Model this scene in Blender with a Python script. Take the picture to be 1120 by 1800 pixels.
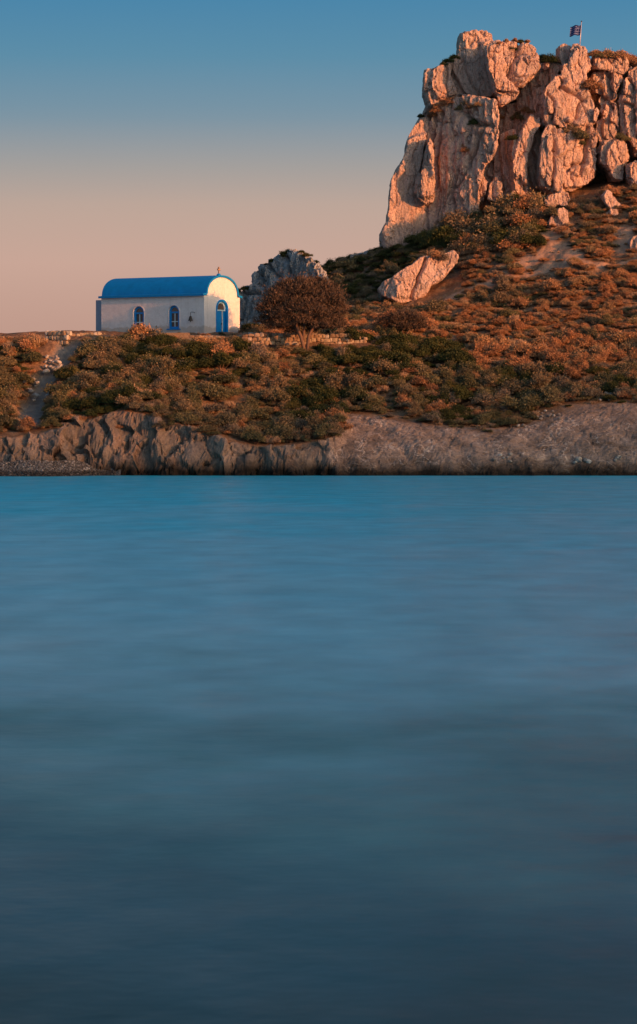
import bpy, bmesh, math, random
import numpy as np
from mathutils import Vector, Matrix
from mathutils.geometry import delaunay_2d_cdt

for o in list(bpy.data.objects):
    bpy.data.objects.remove(o, do_unlink=True)
scene = bpy.context.scene
C = scene.collection
R = math.radians

# ------------------------------------------------------------------ camera
F, H, HY, CX = 5400.0, 2.5, 759.0, 560.0        # focal length in photo pixels, eye height, horizon row
cd = bpy.data.cameras.new('camera')
cam = bpy.data.objects.new('camera', cd)
C.objects.link(cam)
cam.location = (0, 0, H)
cam.rotation_euler = (R(90), 0, 0)
cd.sensor_fit = 'VERTICAL'
cd.sensor_height = 24.0
cd.sensor_width = 24.0 * 1120 / 1800
cd.lens = F / 1800 * 24.0
cd.shift_y = (HY - 900) / 1800.0
cd.clip_start = 0.5
cd.clip_end = 20000
scene.camera = cam

# ------------------------------------------------------------------ world and sun
SUN_AZ, SUN_EL = R(35.3), R(8.0)                  # azimuth from +x towards the camera
sdir = Vector((math.cos(SUN_AZ) * math.cos(SUN_EL), -math.sin(SUN_AZ) * math.cos(SUN_EL), math.sin(SUN_EL)))

def lin(r, g, b):
    f = lambda c: (c / 255 / 12.92) if c / 255 <= 0.04045 else ((c / 255 + 0.055) / 1.055) ** 2.4
    return (f(r), f(g), f(b), 1)

world = bpy.data.worlds.new('World')
scene.world = world
world.use_nodes = True
wn = world.node_tree
wn.nodes.clear()
wo = wn.nodes.new('ShaderNodeOutputWorld')
bg = wn.nodes.new('ShaderNodeBackground')
sky = wn.nodes.new('ShaderNodeTexSky')
sky.sky_type = 'NISHITA'
sky.sun_disc = False
sky.sun_elevation = SUN_EL
sky.sun_rotation = math.atan2(sdir.x, sdir.y)
sky.dust_density = 5.0
sky.ozone_density = 1.0
bg.inputs['Strength'].default_value = 0.15
bg2 = wn.nodes.new('ShaderNodeBackground')
bg2.inputs['Strength'].default_value = 0.81
tc = wn.nodes.new('ShaderNodeTexCoord')
sx = wn.nodes.new('ShaderNodeSeparateXYZ')
wn.links.new(tc.outputs['Generated'], sx.inputs[0])
rp = wn.nodes.new('ShaderNodeValToRGB')
wn.links.new(sx.outputs['Z'], rp.inputs[0])
stops = [(0.0, (184, 142, 130)), (0.033, (192, 154, 139)), (0.055, (201, 166, 151)), (0.073, (190, 166, 153)),
         (0.085, (166, 160, 156)), (0.103, (122, 148, 164)), (0.122, (92, 141, 168)), (0.142, (73, 133, 170)),
         (0.30, (64, 120, 157)), (1.0, (44, 82, 120))]
el = rp.color_ramp.elements
while len(el) < len(stops):
    el.new(0.5)
for e, (p, c) in zip(el, stops):
    e.position = p
    e.color = lin(*c)
# the glow of the low sun fills its own half of the sky and dies away opposite to it
dt = wn.nodes.new('ShaderNodeVectorMath')
dt.operation = 'DOT_PRODUCT'
dt.inputs[1].default_value = tuple(sdir)
wn.links.new(tc.outputs['Generated'], dt.inputs[0])
mr = wn.nodes.new('ShaderNodeMapRange')
mr.interpolation_type = 'SMOOTHSTEP'
mr.inputs['From Min'].default_value = -0.45
mr.inputs['From Max'].default_value = 1.0
wn.links.new(dt.outputs['Value'], mr.inputs['Value'])
gl_ = wn.nodes.new('ShaderNodeMix')
gl_.data_type = 'RGBA'
gl_.inputs[6].default_value = (0, 0, 0, 1)
wn.links.new(mr.outputs[0], gl_.inputs[0])
wn.links.new(sky.outputs[0], gl_.inputs[7])
wn.links.new(gl_.outputs[2], bg.inputs[0])
wn.links.new(rp.outputs[0], bg2.inputs[0])
wa = wn.nodes.new('ShaderNodeAddShader')
wn.links.new(bg.outputs[0], wa.inputs[0])
wn.links.new(bg2.outputs[0], wa.inputs[1])
wn.links.new(wa.outputs[0], wo.inputs[0])

sl = bpy.data.lights.new('sun', 'SUN')
sl.energy = 4.4
sl.angle = R(0.6)
sl.color = (1.0, 0.36, 0.12)
so = bpy.data.objects.new('sun', sl)
C.objects.link(so)
so.rotation_euler = sdir.to_track_quat('Z', 'Y').to_euler()
so.location = (60, 100, 60)

scene.view_settings.view_transform = 'Standard'
scene.view_settings.look = 'None'
scene.view_settings.exposure = 0.3
scene.view_settings.gamma = 1.0
scene.render.engine = 'CYCLES'
scene.render.resolution_x = 637
scene.render.resolution_y = 1024

# ------------------------------------------------------------------ helpers
rng = np.random.default_rng(7)

def P(px, py, Y):
    return np.array([(px - CX) * Y / F, Y, H + (HY - py) * Y / F])

def to_px(x, y, z):
    return CX + F * x / y, HY - F * (z - H) / y

def hsh(ix, iy, iz, s):
    h = (ix.astype(np.uint32) * np.uint32(374761393) + iy.astype(np.uint32) * np.uint32(668265263)
         + iz.astype(np.uint32) * np.uint32(2147483647) + np.uint32((s * 1274126177) & 0xffffffff))
    h = (h ^ (h >> np.uint32(13))) * np.uint32(1274126177)
    h = (h ^ (h >> np.uint32(16))) * np.uint32(2246822519)
    h = h ^ (h >> np.uint32(15))
    return h.astype(np.float64) / 4294967295.0

def vnoise(p, s=0):
    i = np.floor(p).astype(np.int64)
    f = p - i
    u = f * f * f * (f * (f * 6 - 15) + 10)
    r = 0
    for a in (0, 1):
        wa_ = u[:, 0] if a else 1 - u[:, 0]
        for b in (0, 1):
            wb = u[:, 1] if b else 1 - u[:, 1]
            for c in (0, 1):
                wc = u[:, 2] if c else 1 - u[:, 2]
                r = r + wa_ * wb * wc * hsh(i[:, 0] + a, i[:, 1] + b, i[:, 2] + c, s)
    return r * 2 - 1

def fbm(p, octv=4, s=0, gain=0.5):
    r, a, t = 0, 1.0, 0
    for k in range(octv):
        r = r + a * vnoise(p * 2.03 ** k + k * 17.3, s + k)
        t += a
        a *= gain
    return r / t

def worley(p, s=0):
    i = np.floor(p).astype(np.int64)
    f1 = np.full(len(p), 9.0)
    f2 = np.full(len(p), 9.0)
    cid = np.zeros(len(p))
    cx_ = np.zeros(len(p))
    for a in (-1, 0, 1):
        for b in (-1, 0, 1):
            for c in (-1, 0, 1):
                q = i + np.array([a, b, c])
                hx, hy, hz = (hsh(q[:, 0], q[:, 1], q[:, 2], s + k) for k in (1, 2, 3))
                d = np.sqrt((q[:, 0] + hx - p[:, 0]) ** 2 + (q[:, 1] + hy - p[:, 1]) ** 2 + (q[:, 2] + hz - p[:, 2]) ** 2)
                m = d < f1
                f2 = np.where(m, f1, np.minimum(f2, d))
                cid = np.where(m, hx, cid)
                cx_ = np.where(m, (q[:, 0] + hx - p[:, 0]) * (hy - .5) + (q[:, 1] + hy - p[:, 1]) * (hz - .5) + (q[:, 2] + hz - p[:, 2]) * (hx - .5), cx_)
                f1 = np.where(m, d, f1)
    return f1, f2, cid, cx_

def mesh_np(name, v, f, mats, smooth=False, attrs=None, mi=None):
    me = bpy.data.meshes.new(name)
    v = np.asarray(v, dtype=np.float32)
    f = np.asarray(f, dtype=np.int32)
    n, k = f.shape
    me.vertices.add(len(v))
    me.vertices.foreach_set('co', v.ravel())
    me.loops.add(n * k)
    me.loops.foreach_set('vertex_index', f.ravel())
    me.polygons.add(n)
    me.polygons.foreach_set('loop_start', np.arange(0, n * k, k, dtype=np.int32))
    if mi is not None:
        me.polygons.foreach_set('material_index', np.asarray(mi, dtype=np.int32))
    for m in (mats if isinstance(mats, (list, tuple)) else [mats]):
        me.materials.append(m)
    if attrs:
        for an, (dom, arr) in attrs.items():
            at = me.attributes.new(an, 'FLOAT', dom)
            at.data.foreach_set('value', np.asarray(arr, dtype=np.float32))
    me.update(calc_edges=True)
    me.polygons.foreach_set('use_smooth', np.full(n, smooth))
    me.validate()
    return me

def link(name, me, parent=None, loc=(0, 0, 0), rz=0.0):
    o = bpy.data.objects.new(name, me)
    C.objects.link(o)
    o.location = loc
    o.rotation_euler = (0, 0, rz)
    if parent is not None:
        o.parent = parent
    return o

def tag(o, label=None, cat=None, group=None, kind=None):
    if label: o['label'] = label
    if cat: o['category'] = cat
    if group: o['group'] = group
    if kind: o['kind'] = kind
    return o

def bm_mesh(name, bm, mats, smooth=False):
    me = bpy.data.meshes.new(name)
    bmesh.ops.recalc_face_normals(bm, faces=bm.faces)
    bm.to_mesh(me)
    bm.free()
    for m in (mats if isinstance(mats, (list, tuple)) else [mats]):
        me.materials.append(m)
    if smooth:
        me.polygons.foreach_set('use_smooth', np.full(len(me.polygons), True))
    return me

def box(bm, x0, x1, y0, y1, z0, z1, mi=0):
    vs = [bm.verts.new((x, y, z)) for x in (x0, x1) for y in (y0, y1) for z in (z0, z1)]
    for q in ((0, 1, 3, 2), (4, 6, 7, 5), (0, 4, 5, 1), (2, 3, 7, 6), (0, 2, 6, 4), (1, 5, 7, 3)):
        bm.faces.new([vs[i] for i in q]).material_index = mi

def tube(bm, pts, radii, n=7, mi=0):
    rings = []
    pts = [Vector(p) for p in pts]
    for i, p in enumerate(pts):
        d = (pts[min(i + 1, len(pts) - 1)] - pts[max(i - 1, 0)]).normalized()
        a = d.orthogonal().normalized()
        b = d.cross(a)
        rings.append([bm.verts.new(p + (a * math.cos(t) + b * math.sin(t)) * radii[i])
                      for t in (2 * math.pi * k / n for k in range(n))])
    for r0, r1 in zip(rings, rings[1:]):
        # keep rings aligned
        best = min(range(n), key=lambda s: sum((r0[k].co - r1[(k + s) % n].co).length for k in range(n)))
        r1[:] = r1[best:] + r1[:best]
        for k in range(n):
            bm.faces.new((r0[k], r0[(k + 1) % n], r1[(k + 1) % n], r1[k])).material_index = mi
    bm.faces.new(rings[0][::-1]).material_index = mi
    bm.faces.new(rings[-1]).material_index = mi

def lathe(bm, prof, n=16, origin=(0, 0, 0), mi=0):
    ox, oy, oz = origin
    rings = [[bm.verts.new((ox + r * math.cos(2 * math.pi * k / n), oy + r * math.sin(2 * math.pi * k / n), oz + z))
              for k in range(n)] for r, z in prof]
    for r0, r1 in zip(rings, rings[1:]):
        for k in range(n):
            bm.faces.new((r0[k], r0[(k + 1) % n], r1[(k + 1) % n], r1[k])).material_index = mi
    bm.faces.new(rings[0][::-1]).material_index = mi
    bm.faces.new(rings[-1]).material_index = mi

def slab(bm, outer, holes, t0, t1, place, mi=0):
    """prism of a 2-D outline with holes between depths t0 and t1; place(u, v, t) gives the point"""
    pts, edges = [], []
    for loop in [outer] + list(holes):
        b = len(pts)
        pts += [Vector((p[0], p[1])) for p in loop]
        edges += [(b + i, b + (i + 1) % len(loop)) for i in range(len(loop))]
    vo, _, fo, ov, _, _ = delaunay_2d_cdt(pts, edges, [], 0, 1e-6)
    vmap = {i: j for j, src in enumerate(ov) for i in src}
    edges = [(vmap[a], vmap[b]) for a, b in edges if vmap[a] != vmap[b]]
    def inside(p, loop):
        c = False
        for i in range(len(loop)):
            (x0, y0), (x1, y1) = loop[i][:2], loop[(i + 1) % len(loop)][:2]
            if (y0 > p[1]) != (y1 > p[1]) and p[0] < (x1 - x0) * (p[1] - y0) / (y1 - y0) + x0:
                c = not c
        return c
    A = [bm.verts.new(place(p.x, p.y, t0)) for p in vo]
    B = [bm.verts.new(place(p.x, p.y, t1)) for p in vo]
    for f in fo:
        c = sum((vo[i] for i in f), Vector((0, 0))) / len(f)
        if inside(c, outer) and not any(inside(c, h) for h in holes):
            bm.faces.new([A[i] for i in f]).material_index = mi
            bm.faces.new([B[i] for i in f][::-1]).material_index = mi
    for a, b in edges:
        try:
            bm.faces.new((A[a], A[b], B[b], B[a])).material_index = mi
        except ValueError:
            pass

# ------------------------------------------------------------------ materials
class NT:
    def __init__(s, name):
        s.m = bpy.data.materials.new(name)
        s.m.use_nodes = True
        s.t = s.m.node_tree
        s.b = s.t.nodes['Principled BSDF']
        s.co = s.t.nodes.new('ShaderNodeTexCoord')
        s.ge = s.t.nodes.new('ShaderNodeNewGeometry')
    def n(s, ty, **kw):
        nd = s.t.nodes.new(ty)
        for k, v in kw.items():
            setattr(nd, k, v)
        return nd
    def l(s, a, b):
        s.t.links.new(a, b)
    def noise(s, scale, detail=4, rough=0.55, stretch=None, src=None, dist=0.0):
        v = src if src is not None else s.ge.outputs['Position']
        if stretch:
            mp = s.n('ShaderNodeMapping')
            mp.inputs['Scale'].default_value = stretch
            s.l(v, mp.inputs[0])
            v = mp.outputs[0]
        nd = s.n('ShaderNodeTexNoise')
        nd.inputs['Scale'].default_value = scale
        nd.inputs['Detail'].default_value = detail
        nd.inputs['Roughness'].default_value = rough
        nd.inputs['Distortion'].default_value = dist
        s.l(v, nd.inputs['Vector'])
        return nd.outputs['Fac']
    def voro(s, scale, feature='F1', stretch=None, warp=0.0):
        v = s.ge.outputs['Position']
        if warp:
            nz = s.n('ShaderNodeTexNoise')
            nz.inputs['Scale'].default_value = 1.3
            s.l(v, nz.inputs['Vector'])
            mx = s.n('ShaderNodeVectorMath', operation='MULTIPLY_ADD')
            mx.inputs[1].default_value = (warp,) * 3
            s.l(nz.outputs['Color'], mx.inputs[0])
            s.l(v, mx.inputs[2])
            v = mx.outputs[0]
        if stretch:
            mp = s.n('ShaderNodeMapping')
            mp.inputs['Scale'].default_value = stretch
            s.l(v, mp.inputs[0])
            v = mp.outputs[0]
        nd = s.n('ShaderNodeTexVoronoi', feature=feature)
        nd.inputs['Scale'].default_value = scale
        s.l(v, nd.inputs['Vector'])
        return nd.outputs['Distance']
    def ramp(s, src, stops):
        nd = s.n('ShaderNodeValToRGB')
        e = nd.color_ramp.elements
        while len(e) < len(stops):
            e.new(0.5)
        for k, (p, c) in zip(e, stops):
            k.position = p
            k.color = c if len(c) == 4 else (*c, 1)
        s.l(src, nd.inputs[0])
        return nd.outputs[0]
    def mix(s, fac, a, b, blend='MIX'):
        nd = s.n('ShaderNodeMix', data_type='RGBA', blend_type=blend)
        for i, v in ((0, fac), (6, a), (7, b)):
            if isinstance(v, (int, float)):
                nd.inputs[i].default_value = v
            elif isinstance(v, tuple):
                nd.inputs[i].default_value = v if len(v) == 4 else (*v, 1)
            else:
                s.l(v, nd.inputs[i])
        return nd.outputs[2]
    def math(s, op, a, b=0.0, clamp=False):
        nd = s.n('ShaderNodeMath', operation=op, use_clamp=clamp)
        for i, v in ((0, a), (1, b)):
            if isinstance(v, (int, float)):
                nd.inputs[i].default_value = v
            else:
                s.l(v, nd.inputs[i])
        return nd.outputs[0]
    def attr(s, name):
        return s.n('ShaderNodeAttribute', attribute_name=name).outputs['Fac']
    def rand(s):
        return s.n('ShaderNodeObjectInfo').outputs['Random']
    def bump(s, src, strength, dist, prev=None):
        nd = s.n('ShaderNodeBump')
        nd.inputs['Strength'].default_value = strength
        nd.inputs['Distance'].default_value = dist
        s.l(src, nd.inputs['Height'])
        if prev is not None:
            s.l(prev, nd.inputs['Normal'])
        return nd.outputs[0]
    def done(s, col, rough=0.85, normal=None, spec=0.2, metal=0.0):
        if isinstance(col, tuple):
            s.b.inputs['Base Color'].default_value = col if len(col) == 4 else (*col, 1)
        else:
            s.l(col, s.b.inputs['Base Color'])
        if isinstance(rough, (int, float)):
            s.b.inputs['Roughness'].default_value = rough
        else:
            s.l(rough, s.b.inputs['Roughness'])
        s.b.inputs['Specular IOR Level'].default_value = spec
        s.b.inputs['Metallic'].default_value = metal
        if normal is not None:
            s.l(normal, s.b.inputs['Normal'])
        return s.m

def rock_material(name, pale, mid, dark, stain, stain_amt=0.5):
    t = NT(name)
    a = t.noise(0.55, 6, 0.6)
    col = t.ramp(a, [(0.3, dark), (0.48, mid), (0.68, pale)])
    st = t.ramp(t.noise(0.9, 5, 0.6, (1, 1, 0.35)), [(0.5, (0, 0, 0)), (0.68, (1, 1, 1))])
    col = t.mix(t.math('MULTIPLY', st, stain_amt), col, stain)
    lich = t.ramp(t.noise(3.5, 6, 0.7), [(0.54, (0, 0, 0)), (0.66, (1, 1, 1))])
    col = t.mix(t.math('MULTIPLY', lich, 0.35), col, tuple(c * 0.45 for c in mid))
    drip = t.ramp(t.noise(1.7, 6, 0.7, (1.6, 1.6, 0.16)), [(0.56, (0, 0, 0)), (0.66, (1, 1, 1))])
    col = t.mix(t.math('MULTIPLY', drip, 0.45), col, (0.17, 0.135, 0.125))
    gw = t.ramp(t.noise(0.33, 6, 0.65, None, None, 0.8), [(0.50, (0, 0, 0)), (0.62, (1, 1, 1))])
    col = t.mix(t.math('MULTIPLY', gw, 0.22), col, (0.40, 0.355, 0.33))
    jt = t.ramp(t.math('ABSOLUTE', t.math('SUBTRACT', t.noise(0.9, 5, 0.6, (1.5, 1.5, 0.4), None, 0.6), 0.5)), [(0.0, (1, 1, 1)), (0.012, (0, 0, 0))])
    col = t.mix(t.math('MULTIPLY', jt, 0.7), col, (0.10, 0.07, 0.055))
    spk = t.ramp(t.noise(9, 4, 0.7), [(0.3, (0.72, 0.72, 0.72)), (0.7, (1.15, 1.15, 1.15))])
    col = t.mix(1.0, col, spk, 'MULTIPLY')
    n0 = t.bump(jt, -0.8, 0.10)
    n1 = t.bump(t.noise(3.2, 9, 0.75, (1.7, 1.7, 0.6)), 0.9, 0.11, n0)
    ck = t.ramp(t.voro(1.5, 'DISTANCE_TO_EDGE', (1.6, 1.6, 0.55), 0.7), [(0.0, (0, 0, 0)), (0.07, (1, 1, 1))])
    n2 = t.bump(ck, 0.6, 0.10, n1)
    n3 = t.bump(t.noise(8, 7, 0.75), 0.75, 0.075, n2)
    return t.done(col, 0.92, n3, 0.15)

M = {}
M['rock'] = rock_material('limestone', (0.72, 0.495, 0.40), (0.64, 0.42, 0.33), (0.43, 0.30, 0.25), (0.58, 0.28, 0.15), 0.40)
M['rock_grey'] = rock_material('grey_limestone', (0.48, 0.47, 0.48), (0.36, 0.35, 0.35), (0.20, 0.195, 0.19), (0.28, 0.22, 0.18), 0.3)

def stone_material():
    t = NT('wall_stone')
    col = t.ramp(t.rand(), [(0.0, (0.26, 0.17, 0.11)), (0.4, (0.42, 0.28, 0.18)), (0.75, (0.50, 0.37, 0.25)), (1.0, (0.58, 0.50, 0.42))])
    sp = t.ramp(t.noise(11, 5, 0.7), [(0.3, (0.6, 0.6, 0.6)), (0.7, (1.15, 1.15, 1.15))])
    col = t.mix(1.0, col, sp, 'MULTIPLY')
    return t.done(col, 0.92, t.bump(t.noise(18, 5, 0.7), 0.6, 0.03), 0.15)
M['stone'] = stone_material()

def pale_stone():
    t = NT('pale_stone')
    col = t.ramp(t.rand(), [(0.0, (0.24, 0.195, 0.165)), (0.6, (0.40, 0.335, 0.285)), (1.0, (0.60, 0.53, 0.47))])
    sp = t.ramp(t.noise(12, 5, 0.7), [(0.3, (0.65, 0.65, 0.65)), (0.7, (1.1, 1.1, 1.1))])
    return t.done(t.mix(1.0, col, sp, 'MULTIPLY'), 0.9, t.bump(t.noise(15, 5, 0.7), 0.6, 0.03), 0.15)
M['pale_stone'] = pale_stone()

def pebble_mat():
    t = NT('pebble')
    col = t.ramp(t.rand(), [(0.0, (0.05, 0.04, 0.035)), (0.5, (0.12, 0.10, 0.088)), (0.88, (0.22, 0.19, 0.17)), (1.0, (0.40, 0.36, 0.33))])
    z = t.n('ShaderNodeSeparateXYZ')
    t.l(t.ge.outputs['Position'], z.inputs[0])
    wet = t.ramp(z.outputs['Z'], [(0.22, (0.35, 0.33, 0.32)), (0.36, (1, 1, 1))])
    return t.done(t.mix(1.0, col, wet, 'MULTIPLY'), 0.8, None, 0.25)
M['pebble'] = pebble_mat()

def ground_material():
    t = NT('island_ground')
    # soil and dry litter
    soil = t.ramp(t.noise(1.1, 6, 0.65), [(0.3, (0.16, 0.085, 0.05)), (0.5, (0.27, 0.15, 0.09)), (0.7, (0.38, 0.235, 0.15))])
    litter = t.ramp(t.noise(7, 6, 0.75), [(0.35, (0.5, 0.5, 0.5)), (0.65, (1.15, 1.1, 1.0))])
    soil = t.mix(1.0, soil, litter, 'MULTIPLY')
    path = t.ramp(t.noise(2.5, 6, 0.7), [(0.3, (0.40, 0.22, 0.135)), (0.7, (0.58, 0.33, 0.21))])
    grav = t.ramp(t.noise(2.5, 7, 0.75), [(0.3, (0.17, 0.13, 0.105)), (0.7, (0.32, 0.25, 0.205))])
    # brown sea cliff
    cl = t.ramp(t.noise(0.75, 6, 0.62, (1, 1, 0.55)), [(0.3, (0.13, 0.105, 0.09)), (0.5, (0.215, 0.165, 0.135)), (0.68, (0.32, 0.235, 0.185))])
    red = t.ramp(t.noise(0.5, 5, 0.6, (1, 1, 0.6), None, 1.0), [(0.52, (0, 0, 0)), (0.62, (1, 1, 1))])
    cl = t.mix(t.math('MULTIPLY', red, 0.55), cl, (0.36, 0.22, 0.155))
    cl = t.mix(1.0, cl, t.ramp(t.noise(6, 6, 0.75), [(0.3, (0.6, 0.6, 0.6)), (0.7, (1.2, 1.2, 1.2))]), 'MULTIPLY')
    # grey rock ramp with pale crusts and veins
    rm = t.ramp(t.noise(0.9, 7, 0.68, (0.8, 1, 1.6)), [(0.3, (0.13, 0.10, 0.086)), (0.48, (0.27, 0.205, 0.172)), (0.7, (0.44, 0.345, 0.295))])
    vein = t.ramp(t.math('ABSOLUTE', t.math('SUBTRACT', t.noise(0.55, 4, 0.6, (1, 1, 1.4), None, 1.2), 0.5)), [(0.0, (1, 1, 1)), (0.028, (0, 0, 0))])
    vm = t.ramp(t.noise(0.9, 3, 0.5), [(0.45, (0, 0, 0)), (0.6, (1, 1, 1))])
    rm = t.mix(t.math('MULTIPLY', t.math('MULTIPLY', vein, vm), 0.95), rm, (0.68, 0.57, 0.50))
    rm = t.mix(t.ramp(t.noise(0.55, 5, 0.7, (1, 1, 1.8), None, 2.0), [(0.665, (0, 0, 0)), (0.70, (1, 1, 1))]), rm, (0.72, 0.62, 0.55))
    crust = t.ramp(t.noise(1.6, 7, 0.78, (0.7, 1, 1.5), None, 1.5), [(0.60, (0, 0, 0)), (0.69, (1, 1, 1))])
    rm = t.mix(t.math('MULTIPLY', crust, 0.6), rm, (0.50, 0.42, 0.37))
    rm = t.mix(1.0, rm, t.ramp(t.noise(6, 6, 0.8, (1, 1, 2)), [(0.3, (0.55, 0.55, 0.55)), (0.7, (1.2, 1.2, 1.2))]), 'MULTIPLY')
    rm = t.mix(1.0, rm, (1.06, 0.93, 0.86), 'MULTIPLY')
    rock = t.mix(t.attr('ramp'), cl, rm)
    # band wetted by the sea at the water line
    z = t.n('ShaderNodeSeparateXYZ')
    t.l(t.ge.outputs['Position'], z.inputs[0])
    zz = t.math('ADD', z.outputs['Z'], t.math('MULTIPLY', t.math('SUBTRACT', t.noise(0.8, 4), 0.5), -0.9))
    wet = t.ramp(zz, [(0.20, (0.10, 0.095, 0.09)), (0.45, (0.38, 0.36, 0.34)), (1.0, (1, 1, 1))])
    rock = t.mix(1.0, rock, wet, 'MULTIPLY')
    col = t.mix(t.attr('rock'), soil, rock)
    col = t.mix(t.attr('path'), col, path)
    col = t.mix(t.attr('gully'), col, grav)
    n1 = t.bump(t.noise(1.8, 8, 0.7), 0.8, 0.18)
    n2 = t.bump(t.noise(9, 6, 0.7), 0.7, 0.06, n1)
    return t.done(col, 0.93, n2, 0.15)
M['ground'] = ground_material()

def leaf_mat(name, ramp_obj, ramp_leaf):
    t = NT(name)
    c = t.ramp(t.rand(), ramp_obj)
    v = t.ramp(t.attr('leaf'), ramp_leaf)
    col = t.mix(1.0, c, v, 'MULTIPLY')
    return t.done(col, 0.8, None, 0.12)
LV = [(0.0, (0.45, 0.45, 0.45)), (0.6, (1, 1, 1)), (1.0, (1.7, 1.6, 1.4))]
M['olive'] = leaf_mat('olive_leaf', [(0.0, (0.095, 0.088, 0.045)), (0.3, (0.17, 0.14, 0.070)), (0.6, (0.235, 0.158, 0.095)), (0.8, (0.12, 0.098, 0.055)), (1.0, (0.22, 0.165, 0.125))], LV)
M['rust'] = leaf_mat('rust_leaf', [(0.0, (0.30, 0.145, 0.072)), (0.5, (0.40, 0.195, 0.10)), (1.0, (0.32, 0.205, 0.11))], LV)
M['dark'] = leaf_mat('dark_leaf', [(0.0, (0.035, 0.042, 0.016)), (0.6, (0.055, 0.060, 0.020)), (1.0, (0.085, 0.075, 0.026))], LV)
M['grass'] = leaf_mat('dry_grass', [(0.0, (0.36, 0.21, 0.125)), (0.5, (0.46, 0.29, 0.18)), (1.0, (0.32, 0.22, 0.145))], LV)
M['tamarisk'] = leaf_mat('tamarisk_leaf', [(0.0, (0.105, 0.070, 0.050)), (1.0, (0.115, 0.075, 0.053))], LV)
M['bark'] = NT('bark').done((0.17, 0.10, 0.07), 0.9)

def plaster():
    t = NT('white_plaster')
    d = t.ramp(t.noise(1.3, 6, 0.65), [(0.3, (0.75, 0.675, 0.645)), (0.55, (0.82, 0.735, 0.705))])
    dirt = t.ramp(t.noise(5, 6, 0.75), [(0.35, (0.92, 0.90, 0.89)), (0.6, (1, 1, 1))])
    col = t.mix(1.0, d, dirt, 'MULTIPLY')
    zs_ = t.n('ShaderNodeSeparateXYZ')
    t.l(t.co.outputs['Object'], zs_.inputs[0])
    gr = t.ramp(t.math('ADD', zs_.outputs['Z'], t.math('MULTIPLY', t.noise(2.4, 6, 0.7), -0.9)), [(0.0, (0.78, 0.72, 0.66)), (0.12, (1, 1, 1))])
    col = t.mix(1.0, col, gr, 'MULTIPLY')
    run = t.ramp(t.noise(2.0, 5, 0.7, (1.5, 1.5, 0.12)), [(0.56, (1, 1, 1)), (0.70, (0.86, 0.84, 0.82))])
    col = t.mix(1.0, col, run, 'MULTIPLY')
    b1 = t.bump(t.noise(3.5, 6, 0.65), 0.55, 0.05)
    b2 = t.bump(t.noise(16, 4, 0.6), 0.4, 0.02, b1)
    return t.done(col, 0.9, b2, 0.15)
M['plaster'] = plaster()
def paint(name, col, var=0.12, rough=0.55):
    t = NT(name)
    sp = t.ramp(t.noise(2.2, 6, 0.65), [(0.3, (1 - var,) * 3), (0.7, (1 + var,) * 3)])
    return t.done(t.mix(1.0, col, sp, 'MULTIPLY'), rough, t.bump(t.noise(9, 4), 0.2, 0.02), 0.3)
M['roof_blue'] = paint('roof_blue', (0.001, 0.20, 0.50))
M['trim_blue'] = paint('trim_blue', (0.002, 0.23, 0.60), 0.08, 0.4)
M['pale_blue'] = paint('pale_blue', (0.34, 0.37, 0.44))
M['muntin'] = paint('muntin_paint', (0.62, 0.74, 0.76), 0.05)
M['strip'] = paint('lit_reveal_paint', (0.72, 0.60, 0.55), 0.1)  # pale tone of the lit reveal, put into the colour
M['bronze'] = NT('bronze').done((0.06, 0.045, 0.035), 0.5, None, 0.4, 0.6)
M['cross'] = paint('cross_stone', (0.36, 0.22, 0.14), 0.2, 0.8)
M['glass'] = NT('dark_glass').done((0.02, 0.025, 0.035), 0.12, None, 0.5)
M['amber'] = NT('brown_glass').done((0.14, 0.09, 0.07), 0.2, None, 0.5)
M['pole'] = NT('pole_paint').done((0.55, 0.45, 0.45), 0.4, None, 0.4, 0.3)
M['flag_blue'] = NT('flag_blue').done((0.008, 0.018, 0.10), 0.8)
M['flag_white'] = NT('flag_white').done((0.14, 0.16, 0.30), 0.8)

def sea_mat():
    t = NT('sea_water')
    # light fall-off painted into the water colour: dark near the viewer, teal beyond
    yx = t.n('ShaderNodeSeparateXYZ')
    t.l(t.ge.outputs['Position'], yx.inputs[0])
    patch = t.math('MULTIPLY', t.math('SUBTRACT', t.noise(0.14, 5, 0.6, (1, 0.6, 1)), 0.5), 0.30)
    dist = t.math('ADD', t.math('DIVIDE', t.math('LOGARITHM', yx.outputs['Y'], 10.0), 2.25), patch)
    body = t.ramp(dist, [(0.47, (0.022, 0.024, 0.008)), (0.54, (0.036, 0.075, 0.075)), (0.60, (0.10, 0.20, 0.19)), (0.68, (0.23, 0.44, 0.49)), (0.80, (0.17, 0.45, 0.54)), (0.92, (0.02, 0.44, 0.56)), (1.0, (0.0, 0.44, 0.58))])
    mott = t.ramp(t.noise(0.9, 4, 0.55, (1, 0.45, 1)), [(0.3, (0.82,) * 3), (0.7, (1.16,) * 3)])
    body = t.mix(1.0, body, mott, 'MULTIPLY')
    sw = t.noise(0.35, 3, 0.5, (0.8, 0.7, 1))
    rp_ = t.noise(1.7, 3, 0.5, (0.9, 0.7, 1))
    b1 = t.bump(sw, 0.20, 0.5)
    b2 = t.bump(rp_, 0.20, 0.12, b1)
    rough = t.ramp(t.noise(0.4, 5, 0.6, (1, 0.5, 1)), [(0.3, (0.30,) * 3), (0.7, (0.42,) * 3)])
    t.b.inputs['IOR'].default_value = 1.33
    return t.done(body, rough, b2, 0.5)
M['sea'] = sea_mat()

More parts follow.
